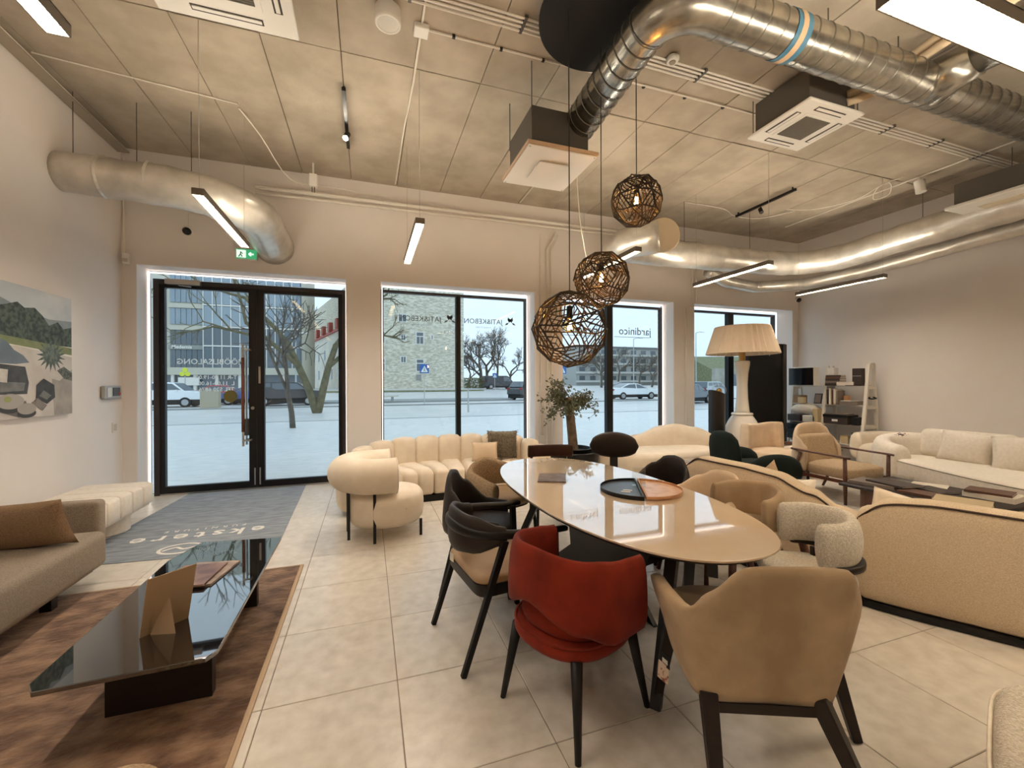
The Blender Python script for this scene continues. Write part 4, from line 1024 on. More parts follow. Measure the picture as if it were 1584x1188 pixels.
cushion('cushion', 'dark blue cushion just showing at the left edge behind the brown cushion', .45, .42, .14, (-2.60, 3.80, .62), face(-90)+PI, 12, mat('navy_fabric', S(40, 42, 54), .9))
t = thing('area_rug', 'brown silky area rug with a pale bound edge under the coffee table', 'rug', (-1.62, 2.45, 0))
B().box(-1.15, 1.09, -1.6, 1.36, .001, .014).obj('pile', 'rug', t)
for nm, q in (('edge_binding', (1.09, 1.115, -1.6, 1.385)), ('edge_binding', (-1.15, 1.09, 1.36, 1.385))): B().box(*q, .001, .010).obj(nm, 'rugedge', t)
RG = .0145
t = thing('coffee_table', 'low coffee table with mirror-black glass top and dark slab legs on the brown rug', 'table', (-.92, 2.8, RG))
poly = [(-.26, -.76), (.28, -.74), (.31, -.69), (.31, .70), (-.21, .78), (-.30, .47), (-.30, -.70)]
B().prism(poly, .325, .345).obj('glass_top', 'blackglass', t, bev=.003)
B().box(-.19, .215, -.45, -.40, 0, .325).obj('slab_leg', 'darkwood', t); B().box(-.19, .215, .40, .45, 0, .325).obj('slab_leg', 'darkwood', t); B().box(-.03, .03, -.40, .40, .10, .20).obj('stretcher', 'darkwood', t)
CT = RG+.345
c = thing('easel_frame', 'brown card easel frame seen from behind on the black coffee table', 'frame', (-.90, 2.38, CT), .75)
B().box(-.095, .095, -.002, .002, 0, .29, T(rx=16)).obj('frame_back', 'cardboard', c); 
b = B(); b.add([(-.06, -.012, 0.0), (.0, -.10, 0), (.0, -.034, .20), (-.06, -.052, .19)], [(0, 1, 2, 3)]); so = b.obj('easel_stand', 'cardboard', c); so.modifiers.new('solid', 'SOLIDIFY').thickness = .003
def book(label, loc, rz, w, d, h, m, group=None, name='book'):
    t = thing(name, label, 'book', loc, rz, group)
    B().box(-w/2, w/2, -d/2, d/2, 0, .003).obj('back_cover', m, t); B().box(-w/2, w/2, -d/2, d/2, h-.003, h).obj('front_cover', m, t)
    B().box(-w/2, -w/2+.003, -d/2, d/2, .003, h-.003).obj('spine', m, t); B().box(-w/2+.003, w/2-.004, -d/2+.004, d/2-.004, .003, h-.003).obj('pages', 'paper', t)
    return t
book('magazine with a warm photo cover, upper of two on the black coffee table', (-.97, 2.93, CT+.0122), -.12, .24, .30, .010, mat('magazine_photo', S(150, 112, 92), .3, col2=S(92, 60, 50), nscale=11), 'magazines on the coffee table', 'magazine')
book('pale magazine, lower of two on the black coffee table', (-.93, 2.97, CT), -.2, .25, .32, .011, mat('magazine_pale', S(190, 168, 150), .35, col2=S(140, 120, 104), nscale=9), 'magazines on the coffee table', 'magazine')
# small fluffy pouf at the bottom edge
t = thing('fluffy_pouf', 'top of a pale fluffy pouf at the bottom left edge of the photo', 'pouf', (-.77, 1.585, RG))
b = pad(.34, .34, .34, 0, .22, k=2.0, dome=.02); b.obj('body', mat('fluffy', S(196, 170, 138), .95, col2=S(160, 130, 98), nscale=70, bump=1, bscale=90), t, smooth=True)

# ---- door mat with lettering read from the door
t = thing('entrance_mat', 'large grey entrance mat with white lettering in front of the door', 'mat', (-1.55, 5.62, 0))
c_ = [(-2.42, 4.42), (-.79, 4.30), (-.87, 6.83), (-2.30, 6.83)]
B().prism([(x+1.55, y-5.62) for x, y in c_], .0, .007).obj('carpet', 'mat', t)
MM = lambda x, y, r=181.5: Matrix.Translation((x+1.55, y-5.62, .0078)) @ Matrix.Rotation(math.radians(r), 4, 'Z')
letters('mat_lettering', 'ekstere', .27, 'matprint', t, MM(-1.575, 4.93), .0006, 1.38, .004)
letters('mat_lettering', 'F U R N I T U R E', .075, 'matprint', t, MM(-1.58, 5.13), .0006, 1.25, 0)
rg = B(); rg.tube([(-1.61+1.55+.16*math.cos(a), 4.58-5.62+.12*math.sin(a), .0078) for a in [2*PI*k/40 for k in range(40)]], .016, 5, closed=True)
rg.tube(smoothpath([(-1.74+1.55, 4.55-5.62, .0078), (-1.66+1.55, 4.62-5.62, .0078), (-1.58+1.55, 4.56-5.62, .0078), (-1.48+1.55, 4.61-5.62, .0078)], 5), .014, 5)
ro = rg.obj('mat_emblem', 'matprint', t); ro.scale = (1, 1, .08); ro.location.z = .0072
# framed photo print on the left wall
t = thing('canvas_print', 'large canvas photo print of grey garden furniture by a pool on the left wall', 'picture', (XL, 4.9, 1.77))
# canvas print: flat printed shapes on a white stretched canvas
t.location.x += .006
CY0, CY1, CZ0, CZ1 = -1.0, .62, -.57, .59
B().box(0, .035, CY0, CY1, CZ0, CZ1).obj('canvas', 'white', t, bev=.003)
_lay = [0]
def pr(name, pts, col, col2=None, ns=9, lo=.4, hi=.6):
    _lay[0] += 1; x = .0356+_lay[0]*.0004
    v = [(x, y, z) for y, z in pts]; n = len(v)
    B().add(v, [tuple(range(n))]).obj(name, mat('print_'+name+str(_lay[0]), S(*col), .6, col2=S(*col2) if col2 else None, nscale=ns, lo=lo, hi=hi), t)
pr('printed_sky', [(CY0, .3), (CY1, .3), (CY1, CZ1), (CY0, CZ1)], (188, 196, 202), (214, 216, 216), 2)
pr('printed_hills', [(CY0, .12), (CY1, .1), (CY1, .36), (.3, .34), (0, .38), (-.3, .46), (CY0, .5)], (128, 140, 146), (150, 158, 160), 4)
pr('printed_trees', [(CY0, .1), (CY1, .1), (CY1, .3), (.5, .27), (.42, .33), (.3, .28), (.22, .36), (.12, .42), (0, .40), (-.08, .44), (-.2, .40), (-.35, .36), (CY0, .4)], (44, 56, 48), (84, 94, 82), 26)
pr('printed_lawn', [(CY0, .12), (CY1, .02), (CY1, .09), (CY0, .18)], (118, 128, 84), (132, 138, 98), 9)
pr('printed_patio', [(CY0, CZ0), (CY1, CZ0), (CY1, .0), (.25, .03), (-.1, .06), (CY0, .06)], (206, 200, 192), (194, 186, 178), 4)
pr('printed_pool', [(CY0, -.1), (-.1, -.1), (.05, -.08), (-.02, -.02), (-.12, .02), (-.2, .09), (-.3, .11), (CY0, .13)], (98, 112, 124), (116, 128, 138), 5)
ag = [(.33+.2*math.cos(a)*(1 if i % 2 else .55), .0+.16*math.sin(a)*(1 if i % 2 else .5)) for i, a in enumerate([2*PI*k/34 for k in range(34)])]
pr('printed_agave', [(min(y, CY1-.005), z) for y, z in ag], (72, 84, 78), (110, 120, 110), 30)
pr('printed_wall', [(.36, CZ0), (CY1, CZ0), (CY1, -.12), (.44, -.24), (.33, -.22)], (172, 166, 158), (150, 144, 136), 4)
pr('printed_plant', [(.4, -.14), (.5, -.10), (CY1, -.16), (CY1, -.24), (.5, -.22)], (70, 76, 70), (110, 114, 104), 40)
for nm, q, c in (('printed_sofa', [(-.36, -.36), (.02, -.36), (.04, -.26), (.0, -.12), (-.34, -.1), (-.42, -.2)], (58, 60, 60)), ('printed_sofa_seat', [(-.30, -.34), (-.02, -.33), (-.0, -.26), (-.30, -.25)], (104, 104, 102)), ('printed_cushion', [(-.33, -.25), (-.2, -.26), (-.19, -.15), (-.31, -.14)], (196, 190, 180)),
                 ('printed_chair', [(.12, -.40), (.26, -.46), (.37, -.4), (.36, -.28), (.22, -.22), (.13, -.28)], (48, 50, 50)), ('printed_chair_seat', [(.16, -.38), (.26, -.42), (.32, -.38), (.22, -.33)], (104, 104, 100)),
                 ('printed_table_shadow', [(-.3, -.5), (-.08, -.56), (.05, -.52), (.0, -.42), (-.3, -.42)], (98, 92, 86)), ('printed_chair_shadow', [(.06, -.44), (.2, -.52), (.26, -.47), (.14, -.4)], (120, 112, 104))): pr(nm, q, c, tuple(min(255, x+14) for x in c), 16)
ell = lambda cy, cz, a, b_: [(cy+a*math.cos(2*PI*k/26), cz+b_*math.sin(2*PI*k/26)) for k in range(26)]
pr('printed_table_side', ell(-.17, -.45, .15, .07), (60, 58, 56)); pr('printed_table_top', ell(-.17, -.42, .15, .065), (168, 162, 154))
pr('printed_table_side', ell(.01, -.53, .11, .04), (60, 58, 56)); pr('printed_table_top', ell(.01, -.49, .11, .05), (160, 154, 146)); pr('printed_fruit', ell(-.2, -.4, .04, .025), (150, 156, 96))

# ================================================================== SOFAS AND CHAIRS ON THE RIGHT
def back_sofa(label, loc, pts, hi, depth_dir, th=.2, seat=None, seat_z=.42):
    t = thing('curved_sofa', label, 'sofa', loc, 0, 'sand sofas seen from behind')
    P = [(p.x-loc[0], p.y-loc[1]) for p in smoothpath([(x, y, 0) for x, y in pts], 6)]
    band(P, .045, hi, th, -.10, 18, p=4.5, endround=True).obj('backrest', 'sofaback', t, smooth=True)
    # piping along the outer top
    L = [0]
    for a, c in zip(P, P[1:]): L.append(L[-1]+math.hypot(c[0]-a[0], c[1]-a[1]))
    pp = []
    for i in range(len(P)):
        d = Vector((P[min(i+1, len(P)-1)][0]-P[max(i-1, 0)][0], P[min(i+1, len(P)-1)][1]-P[max(i-1, 0)][1], 0)).normalized(); n_ = Vector((d.y, -d.x, 0))
        h = interp(hi, L[i]/L[-1]); pp.append(Vector((P[i][0], P[i][1], h-.022))+n_*(th*.5*.86-.10*h))
    d0 = (pp[1]-pp[0]).normalized(); d1 = (pp[-1]-pp[-2]).normalized()
    pp = [pp[0]-d0*.085-Vector((0, 0, .36)), pp[0]-d0*.08-Vector((0, 0, .18)), pp[0]-d0*.045-Vector((0, 0, .055))]+pp[1:-1:2]+[pp[-1]+d1*.045-Vector((0, 0, .055)), pp[-1]+d1*.08-Vector((0, 0, .18)), pp[-1]+d1*.085-Vector((0, 0, .36))]
    B().tube(smoothpath(pp, 4), .007, 6).obj('piping', 'piping', t, smooth=True)
    band(P, 0, .05, th*.86, 0, 10, p=6).obj('plinth', 'black', t)
    q = [(x-loc[0], y-loc[1]) for x, y in seat]
    rings = []
    for s, z in ((.97, .08), (1, .14), (1, seat_z-.05), (.97, seat_z), (.6, seat_z+.01)):
        c = Vector((sum(x for x, y in q)/len(q), sum(y for x, y in q)/len(q), 0)); rings.append([Vector((lerp(c.x, x, s), lerp(c.y, y, s), z)) for x, y in q])
    B().loft(rings).obj('seat', 'sofaback', t, smooth=True)
    return t
A_pts = [(2.93, 3.30), (2.93, 3.05), (2.95, 2.75), (2.98, 2.45), (3.04, 2.2), (3.13, 2.04)]
back_sofa('sand fabric sofa with dark piping seen from behind, left of two sofa backs', (3.3, 2.7, 0), A_pts, [(0, .74), (.1, .80), (.45, .80), (.65, .785), (.86, .70), (1, .60)], None, .2, [(3.12, 2.06), (3.75, 2.15), (3.9, 2.5), (3.85, 3.0), (3.6, 3.28), (3.0, 3.25), (3.0, 2.6)])
B_pts = [(3.18, 1.93), (3.26, 1.76), (3.42, 1.5), (3.60, 1.2), (3.80, .9), (4.05, .6), (4.35, .35)]
back_sofa('sand fabric sofa with dark piping seen from behind, at the right photo edge', (3.7, 1.2, 0), B_pts, [(0, .64), (.06, .715), (.16, .735), (.5, .72), (1, .70)], None, .2, [(3.25, 1.9), (3.95, 2.1), (4.3, 1.75), (4.6, 1.3), (4.9, .9), (4.4, .4), (3.7, 1.15)])
cushion('cushion', 'pale cushion whose tip shows over the left sofa back', .38, .38, .12, (3.26, 2.74, .56), face(170), 14, 'sandboucle', spin=44)
cushion('cushion', 'white cushion lying behind the left sofa back beside the pale cushion tip', .34, .30, .12, (3.28, 2.50, .56), face(175), 16, 'ivory', spin=10)
cushion('cushion', 'cream cushion showing over the left end of the right sofa back', .46, .40, .13, (3.52, 1.86, .50), face(215), 12, 'cream', spin=-12)

# window-side wave sofa
t = thing('wave_sofa', 'beige sofa with a wave-shaped back between the olive tree and the giant lamp', 'sofa', (4.5, 5.75, 0))
P = [(p.x-4.5, p.y-5.75) for p in smoothpath([(5.60, 5.20, 0), (5.62, 5.42, 0), (5.50, 5.68, 0), (5.22, 5.90, 0), (4.8, 6.02, 0), (4.3, 6.08, 0), (3.9, 6.08, 0), (3.62, 6.0, 0), (3.52, 5.80, 0)], 6)]
band(P, .08, [(0, .46), (.12, .56), (.28, .73), (.40, .79), (.50, .76), (.66, .62), (.8, .57), (.9, .60), (1, .60)], .24, -.05, 18, p=2.6).obj('backrest', 'cream', t, smooth=True)
q = sup(.95, .42, 3, 40); rings = []
for s, z in ((.95, .08), (1, .14), (1, .36), (.97, .42), (.85, .435), (.4, .44)): rings.append([(x*s, y*s-.17, z) for x, y in q])
B().loft(rings).obj('seat', 'cream', t, smooth=True)
B().prism([(x*.9, y*.9-.17) for x, y in q], 0, .085).obj('plinth', 'black', t)
# small round table
t = thing('side_table', 'small round side table with pale stone top and dark drum base by the wave sofa', 'table', (4.14, 4.66, 0))
B().lathe([(.0, .37), (.275, .37), (.285, .378), (.285, .395), (.275, .402), (0, .402)], 36).obj('top', mat('pale_stone', S(222, 204, 180), .2, col2=S(196, 172, 144), nscale=9), t, auto=40)
B().lathe([(.2, 0), (.22, .01), (.22, .36), (.2, .37)], 30).obj('drum', 'darkwood', t, auto=40)
c = tag(B().box(-.11, .11, -.075, .075, 0, .006).obj('brochure', mat('brochure_b', S(170, 160, 150), .4, col2=S(120, 108, 100), nscale=12), None, loc=(4.17, 4.68, .4025), rot=(0, 0, .5)), 'grey brochure lying on the small round side table', 'brochure')

# green lounge chair
t = thing('lounge_chair', 'dark green velvet lounge chair with paddle back and rounded arms behind the sofa', 'chair', (4.98, 4.42, 0), face(-6))
rings = []
for z, hw, tk in ((.30, .27, .07), (.45, .29, .075), (.62, .29, .075), (.74, .255, .07), (.81, .17, .055), (.835, .06, .025)):
    n = 24; rings.append([(hw*math.cos(2*PI*k/n)*1.0, -.40+tk*math.sin(2*PI*k/n)-.12*(z-.3), z) for k in range(n)])
B().loft(rings).obj('backrest', 'green', t, smooth=True)
pad(.62, .66, .70, .16, .40, y0=.02, dome=.02).obj('seat', 'green', t, smooth=True)
for s in (-1, 1):
    rings = []
    for i in range(13):
        a = i/12*2-1; y = .03+a*.42; hh = max(.04, (1-abs(a)**2.4)**.5); n = 14
        rings.append([(s*.36+.095*hh**.5*math.cos(2*PI*k/n), y, .32+(.24*hh)*math.sin(2*PI*k/n)) for k in range(n)])
    B().loft(rings).obj('armrest', 'green', t, smooth=True)
for x in (-.25, .25):
    for y in (-.28, .28): B().cyl((x, y, 0), (x, y, .18), .018).obj('leg', 'black', t, smooth=True)

# beige box-back armchair
t = thing('box_armchair', 'beige boxy armchair with a square curved back beside the giant lamp', 'chair', (6.0, 4.92, 0), face(-84))
t.scale = (1.15, 1.1, 1)
P = [(.34, -.12), (.33, -.22), (.25, -.27), (0, -.30), (-.25, -.27), (-.33, -.22), (-.34, -.12)]
P = [(p.x, p.y) for p in smoothpath([(x, y, 0) for x, y in P], 4)]
band(P, .40, [(0, .845), (.15, .84), (.5, .815), (.85, .84), (1, .845)], .085, .04, 16, p=6).obj('backrest', 'lightbeige', t, smooth=True)
pad(.66, .68, .66, .18, .44, y0=.05, k=5, dome=.01).obj('seat', 'lightbeige', t, smooth=True)
for x in (-.26, .26):
    for y in (-.2, .3): B().cyl((x, y, 0), (x, y, .2), .018).obj('leg', 'black', t, smooth=True)
t = thing('round_pouf', 'round ivory pouf beside the boxy beige armchair', 'pouf', (6.68, 5.0, 0))
pad(.60, .60, .60, .03, .45, k=2.0, dome=.02).obj('body', 'ivory', t, smooth=True)
B().lathe([(.2, 0), (.2, .04)], 20).obj('base', 'black', t)
book('brown book lying on the round ivory pouf', (6.60, 5.05, .472), .4, .2, .27, .03, 'bookbrown')

# wooden armchair with sand boucle
t = thing('wooden_armchair', 'walnut-framed armchair with sand boucle cushions facing the camera', 'chair', (5.86, 3.86, 0), face(-91))
b = quadbox([(-.30, -.28, 0), (.30, -.28, 0), (.32, .38, 0), (-.32, .38, 0)], .27, .43, .22, 5, .025); b.obj('seat_cushion', 'sandboucle', t, smooth=True)
b = B(); put(b, rbox(.58, .16, .43, .07, 5), T(0, -.24, .36, rx=14)); b.obj('back_cushion', 'sandboucle', t, smooth=True)
pl = [(.325, .05), (.34, -.03), (.33, -.10), (.27, -.15), (.14, -.17), (0, -.175)]
P = [(p.x, p.y-.27) for p in smoothpath([(x, y, 0) for x, y in pl]+[(-x, y, 0) for x, y in pl[:-1]][::-1], 4)]
band(P, .30, [(0, .64), (.1, .74), (.2, .86), (.3, .915), (.4, .93), (.6, .93), (.7, .915), (.8, .86), (.9, .74), (1, .64)], .07, .06, 16, p=3).obj('back_shell', 'lightbeige', t, smooth=True)
for s in (-1, 1):
    B().tube([(s*.395, .34, 0), (s*.385, .33, .3), (s*.39, .33, .56)], [.016, .022, .02], 10).obj('leg', 'walnut', t, smooth=True)
    B().tube([(s*.34, -.46, 0), (s*.36, -.34, .3), (s*.385, -.24, .55)], [.016, .022, .02], 10).obj('leg', 'walnut', t, smooth=True)
    rings = []
    for y, w, z in ((-.36, .018, .588), (-.28, .026, .585), (.1, .024, .575), (.30, .03, .572), (.37, .03, .568), (.385, .018, .566)):
        rings.append([(s*.39+w*math.cos(2*PI*k/12)*1.1, y, z+.013*math.sin(2*PI*k/12)) for k in range(12)])
    B().loft(rings).obj('armrest', 'walnut', t, smooth=True)
    B().bar((s*.37, -.36, .27), (s*.385, .34, .27), .022, .04).obj('side_rail', 'walnut', t)
B().bar((-.38, .30, .25), (.38, .30, .25), .03, .04).obj('front_rail', 'walnut', t); B().bar((-.36, -.34, .27), (.36, -.34, .27), .03, .04).obj('rear_rail', 'walnut', t)

# long ivory sofa at the right wall
t = thing('long_sofa', 'long ivory sofa with rounded arm and loose pillows along the right wall', 'sofa', (7.2, 2.4, 0))
qs = smoothpath([(x-7.2, y-2.4, 0) for x, y in [(7.05, 3.98), (6.84, 3.78), (6.62, 3.4), (6.36, 2.9), (6.18, 2.4), (6.08, 1.8), (6.05, 1.0), (6.1, .4), (7.6, .3), (7.75, 1.5), (7.72, 3.0), (7.5, 3.9)]], 4, True)
rings = []
for s, z in ((.96, .09), (1, .13), (1.0, .40), (.99, .425), (.95, .44), (.5, .45)): rings.append([Vector((p.x*s+.02*(1-s), p.y*s, z)) for p in qs])
B().loft(rings).obj('seat', 'ivory', t, smooth=True)
B().tube([Vector((p.x, p.y, .412)) for p in qs], .006, 5, closed=True).obj('piping', 'greybrown', t)
B().prism([(p.x*.93, p.y*.96) for p in qs], 0, .1).obj('plinth', 'black', t)
P = [(p.x-7.2, p.y-2.4) for p in smoothpath([(6.93, 3.78, 0), (7.02, 4.02, 0), (7.3, 4.12, 0), (7.62, 4.0, 0), (7.80, 3.6, 0), (7.84, 2.8, 0), (7.84, 1.8, 0), (7.82, .5, 0)], 5)][::-1]
band(P, .10, [(0, .76), (.6, .765), (.8, .74), (.9, .715), (1, .62)], .27, .0, 18, p=2.5).obj('backrest', 'ivory', t, smooth=True)
for k, y in enumerate((1.0, -.05, -1.1)):
    b = B(); put(b, rbox(.2, .98, .40, .09, 5), T(.40, y, .42, ry=8)); b.obj('back_cushion', 'ivory', t, smooth=True)
cushion('cushion', 'left of two ivory pillows on the long sofa', .56, .42, .2, (7.38, 3.30, .62), face(178), 14, 'ivory', 'ivory pillows on the long sofa', spin=-4)
cushion('cushion', 'right of two ivory pillows on the long sofa', .58, .46, .22, (7.26, 2.72, .62), face(184), 16, 'ivory', 'ivory pillows on the long sofa', spin=5)
c = thing('hang_tag', 'patterned card hang tag lying on the arm of the long sofa', 'tag', (7.12, 3.86, .745))
B().box(-.07, .07, -.05, .05, 0, .003, T(ry=-14, rx=14)).obj('card', mat('patterned_tag2', S(232, 222, 206), .7, col2=S(120, 84, 72), nscale=38, lo=.52, hi=.6), c); B().box(-.04, .0, -.03, .03, .0035, .0055, T(ry=-14, rx=14)).obj('label', 'bookdark', c)
t = thing('chaise', 'cream upholstered chaise tucked behind the arm of the long sofa by the wall', 'chaise', (8.10, 4.46, 0))
pad(.8, .8, .95, .06, .46, k=3.5, dome=.01).obj('seat', 'cream', t, smooth=True)
P = [(-.30, .40), (0, .43), (.25, .38), (.36, .15), (.38, -.2), (.36, -.42)]
band([(p.x, p.y) for p in smoothpath([(x, y, 0) for x, y in P], 5)][::-1], .2, .64, .2, 0, 16, p=2.4).obj('bolster', 'cream', t, smooth=True)
for x in (-.3, .3):
    for y in (-.35, .35): B().cyl((x, y, 0), (x, y, .07), .02).obj('foot', 'black', t)

# low book table
t = thing('low_table', 'low dark wood table covered with large books in front of the long sofa', 'table', (5.62, 2.78, 0))
b = B(); put(b, rbox(.95, 1.25, .035, .012, 3), T(0, 0, .295)); b.obj('top', 'darkwood', t)
B().prism([(x, y) for x, y in sup(.40, .55, 4, 40)], .0, .30).obj('plinth_body', 'bookbrown', t)
BT = .3305
G_ = 'books on the low dark wood table'
book('large tan hardback nearest the camera on the low table', (5.27, 2.38, BT), .35, .30, .38, .045, 'booktan', G_)
book('dark open-spread album at the far left of the low table', (5.45, 3.18, BT), .15, .34, .42, .03, 'bookgrey', G_)
book('black glossy album lying on the grey one on the low table', (5.50, 3.05, BT+.0305), -.15, .30, .38, .018, 'bookdark', G_)
book('pale thick hardback at the right rear of the low table', (5.88, 2.42, BT), .1, .30, .36, .05, 'paper', G_)
book('dark brown framed-cover book on the pale hardback of the low table', (5.86, 2.44, BT+.0505), .25, .26, .32, .022, 'bookbrown', G_)
book('slim dark brochure in the middle of the low table', (5.70, 2.80, BT), -.25, .24, .31, .014, 'bookdark', G_)
book('white magazine at the rear of the low table', (5.92, 2.95, BT), .35, .22, .29, .010, 'paper', G_)
book('brown clothbound book beside the slim brochure on the low table', (5.38, 2.76, BT), .05, .22, .28, .024, 'bookbrown', G_)
tr_ = thing('acrylic_box', 'low clear tray with metal edge at the left end of the low table', 'tray', (5.72, 3.22, BT))
for q in ((-.2, .2, -.13, .13, 0, .004), (-.2, .2, -.13, -.127, .004, .06), (-.2, .2, .127, .13, .004, .06), (-.2, -.197, -.127, .127, .004, .06), (.197, .2, -.127, .127, .004, .06)): B().box(*q).obj('panel', 'clear', tr_)

# giant pleated table lamp
t = thing('giant_lamp', 'giant white table-style floor lamp with pleated shade by the last window', 'lamp', (6.36, 5.84, 0))
NP = 68
def pleat(r, z, amp): return [((r+amp*(1 if k % 2 else -1))*math.cos(2*PI*k/NP), (r+amp*(1 if k % 2 else -1))*math.sin(2*PI*k/NP), z) for k in range(NP)]
sh = B().loft([pleat(.585, 2.0, .018), pleat(.575, 2.03, .018), pleat(.445, 2.46, .014), pleat(.44, 2.475, .014)], cap=False)
so = sh.obj('lamp_shade', 'shade', t); so.modifiers.new('solid', 'SOLIDIFY').thickness = .006
for r, z in ((.588, 2.0), (.443, 2.475)): B().tube([(r*math.cos(2*PI*k/60), r*math.sin(2*PI*k/60), z) for k in range(60)], .009, 6, closed=True).obj('shade_trim', 'shade', t, smooth=True)
B().cyl((0, 0, 1.86), (0, 0, 2.1), .055, n=16).obj('lamp_holder', 'brass', t, auto=40)
B().lathe([(.10, 1.0), (.125, 1.86), (.13, 1.865), (0, 1.87)], 32, cap=False).obj('neck', 'porcelain', t, auto=50) if False else None
B().lathe([(.13, .93), (.115, 1.0), (.095, 1.2), (.088, 1.45), (.10, 1.65), (.125, 1.80), (.128, 1.85), (.12, 1.87), (0, 1.87)], 32).obj('neck', 'porcelain', t, smooth=True)
B().lathe([(.15, .90), (.175, .905), (.18, .925), (.165, .945), (.13, .95)], 32).obj('collar', 'porcelain', t, smooth=True)
NQ = 64
def flute(r, z, amp, tw): return [((r+amp*(1 if k % 2 else -1))*math.cos(2*PI*k/NQ+tw), (r+amp*(1 if k % 2 else -1))*math.sin(2*PI*k/NQ+tw), z) for k in range(NQ)]
B().loft([flute(.16, .90, .004, 0), flute(.22, .80, .007, .06), flute(.30, .62, .009, .16), flute(.355, .42, .009, .26), flute(.365, .25, .009, .34), flute(.34, .1, .008, .4), flute(.32, .0, .006, .44)]).obj('fluted_base', 'porcelain', t, smooth=True)
# black cylinder lamp with globe
t = thing('globe_lamp', 'tall black cylinder floor lamp with a clear globe bulb on its slanted top', 'lamp', (5.80, 5.86, 0))
b = B(); n = 28; b.loft([[(.135*math.cos(2*PI*k/n), .135*math.sin(2*PI*k/n), 0) for k in range(n)], [(.135*math.cos(2*PI*k/n), .135*math.sin(2*PI*k/n), 1.31-.05*math.cos(2*PI*k/n)) for k in range(n)]]); b.obj('column', mat('satin_black', S(20, 19, 19), .3), t, auto=40)
gl = B(); gl.lathe([(.115*math.sin(a), 1.33-.115*math.cos(a)) for a in [PI*k/14 for k in range(15)]], 24, c=(.05, 0, .02), cap=False); gl.obj('globe', 'clear', t, smooth=True)
gl = B(); gl.lathe([(.05*math.sin(a), 1.32-.05*math.cos(a)) for a in [PI*k/10 for k in range(11)]], 18, c=(.05, 0, .02), cap=False); gl.obj('gold_bulb', 'brass', t, smooth=True)
# black glossy panel
t = thing('display_board', 'tall glossy black display board leaning beside the last window', 'display board', (7.40, 6.24, 0))
b = B(); put(b, rbox(.98, .06, 2.25, .006, 2), T(0, 0, 0)); b.obj('board', mat('gloss_black', S(12, 12, 13), .4, spec=.25), t)
B().box(.40, .49, -.055, -.031, .02, 2.24).obj('edge_profile', mat('edge_grey', S(58, 56, 54), .4), t)
B().box(-.49, .49, -.2, .2, 0, .02).obj('foot_plate', 'black', t); B().cyl((.06, -.034, 2.02), (.06, -.031, 2.02), .012).obj('fixing_screw', 'steel', t)

# ladder shelf with its contents
SX, SY0, SY1 = 8.36, 4.98, 6.36
t = thing('ladder_shelf', 'white ladder-style shelf unit crowded with boxes and books at the right wall', 'shelf', (SX, 0, 0))
for y in (5.0, 5.70, 6.36):
    B().bar((-.26, y, 0), (-.02, y, 1.80), .035, .05).obj('upright', 'whitemetal', t); B().bar((.24, y, 0), (.10, y, 1.80), .035, .05).obj('upright', 'whitemetal', t)
    for z in (.35, .70, 1.05, 1.40): B().bar((-.2+z*.11, y, z-.02), (.2-z*.06, y, z-.02), .03, .04).obj('rung', 'whitemetal', t)
SZ = (.35, .70, 1.05, 1.40)
for z in SZ:
    for ya, yb in ((5.02, 5.68), (5.72, 6.34)): B().box(-.24+z*.11, .22-z*.06, ya, yb, z, z+.018).obj('shelf_board', 'whitemetal', t)
B().box(-.02, .10, 4.975, 5.02, 1.72, 1.82).obj('top_cap', 'whitemetal', t)
hk = tag(B().tube(smoothpath([(8.30, 4.965, 1.22), (8.26, 4.95, 1.20), (8.33, 4.93, 1.19), (8.42, 4.93, 1.20), (8.38, 4.96, 1.22)], 4), .012, 8).obj('hanging_strap', 'black', None, smooth=True), 'small black strap hanging on the end of the ladder shelf', 'strap')
def boxed(name, label, cat, y, z, w, d, h, m, x=8.32, rz=0, group=None, lid=None):
    t = thing(name, label, cat, (x, y, z), rz, group)
    b = B(); put(b, rbox(d, w, h, min(.006, h*.2), 1), T()); b.obj('body', m, t)
    if lid: B().box(-d/2-.004, d/2+.004, -w/2-.004, w/2+.004, h*.72, h+.003).obj('lid', lid, t)
    return t
tv = boxed('display_screen', 'black flat screen box standing on the top left of the ladder shelf', 'screen', 6.10, 1.419, .52, .16, .36, 'whitemetal', 8.24)
B().box(-.086, -.08, -.25, .25, .01, .35).obj('screen', mat('screen_black', S(22, 20, 21), .15), tv)
z3 = 1.4185
GB = 'books stacked on the top of the ladder shelf'
zz = z3
for i, (m, lb, h) in enumerate((('bookdark', 'bottom dark book of the stack on the top shelf', .05), ('bookgrey', 'second grey book of the stack on the top shelf', .04), ('bookdark', 'third dark book of the stack on the top shelf', .045), ('bookbrown', 'brown book fourth in the stack on the top shelf', .03), ('bookdark', 'topmost dark book of the stack on the top shelf', .03))):
    book(lb, (8.30, 5.53, zz), .06*i, .22, .24, h, m, GB); zz += h+.0005
boxed('white_carton', 'small white carton on top of the book stack on the ladder shelf', 'box', 5.58, zz, .12, .12, .14, 'white', 8.30)
boxed('fabric_samples', 'loose heap of pale fabric samples in the middle of the top shelf', 'samples', 5.33, z3, .26, .2, .07, 'paper', 8.30, .2)
boxed('sample_sheet', 'dark sample sheets lying under the photo box on the top shelf', 'samples', 5.16, z3, .26, .24, .012, 'bookdark', 8.30)
pb = boxed('photo_box', 'tall dark photo-printed box at the right end of the top shelf', 'box', 5.14, z3+.0125, .16, .09, .3, 'bookdark', 8.30); B().box(-.047, -.045, -.07, .07, .16, .165).obj('white_stripe', 'white', pb)
z2 = 1.0685
GU = 'upright books on the second shelf'
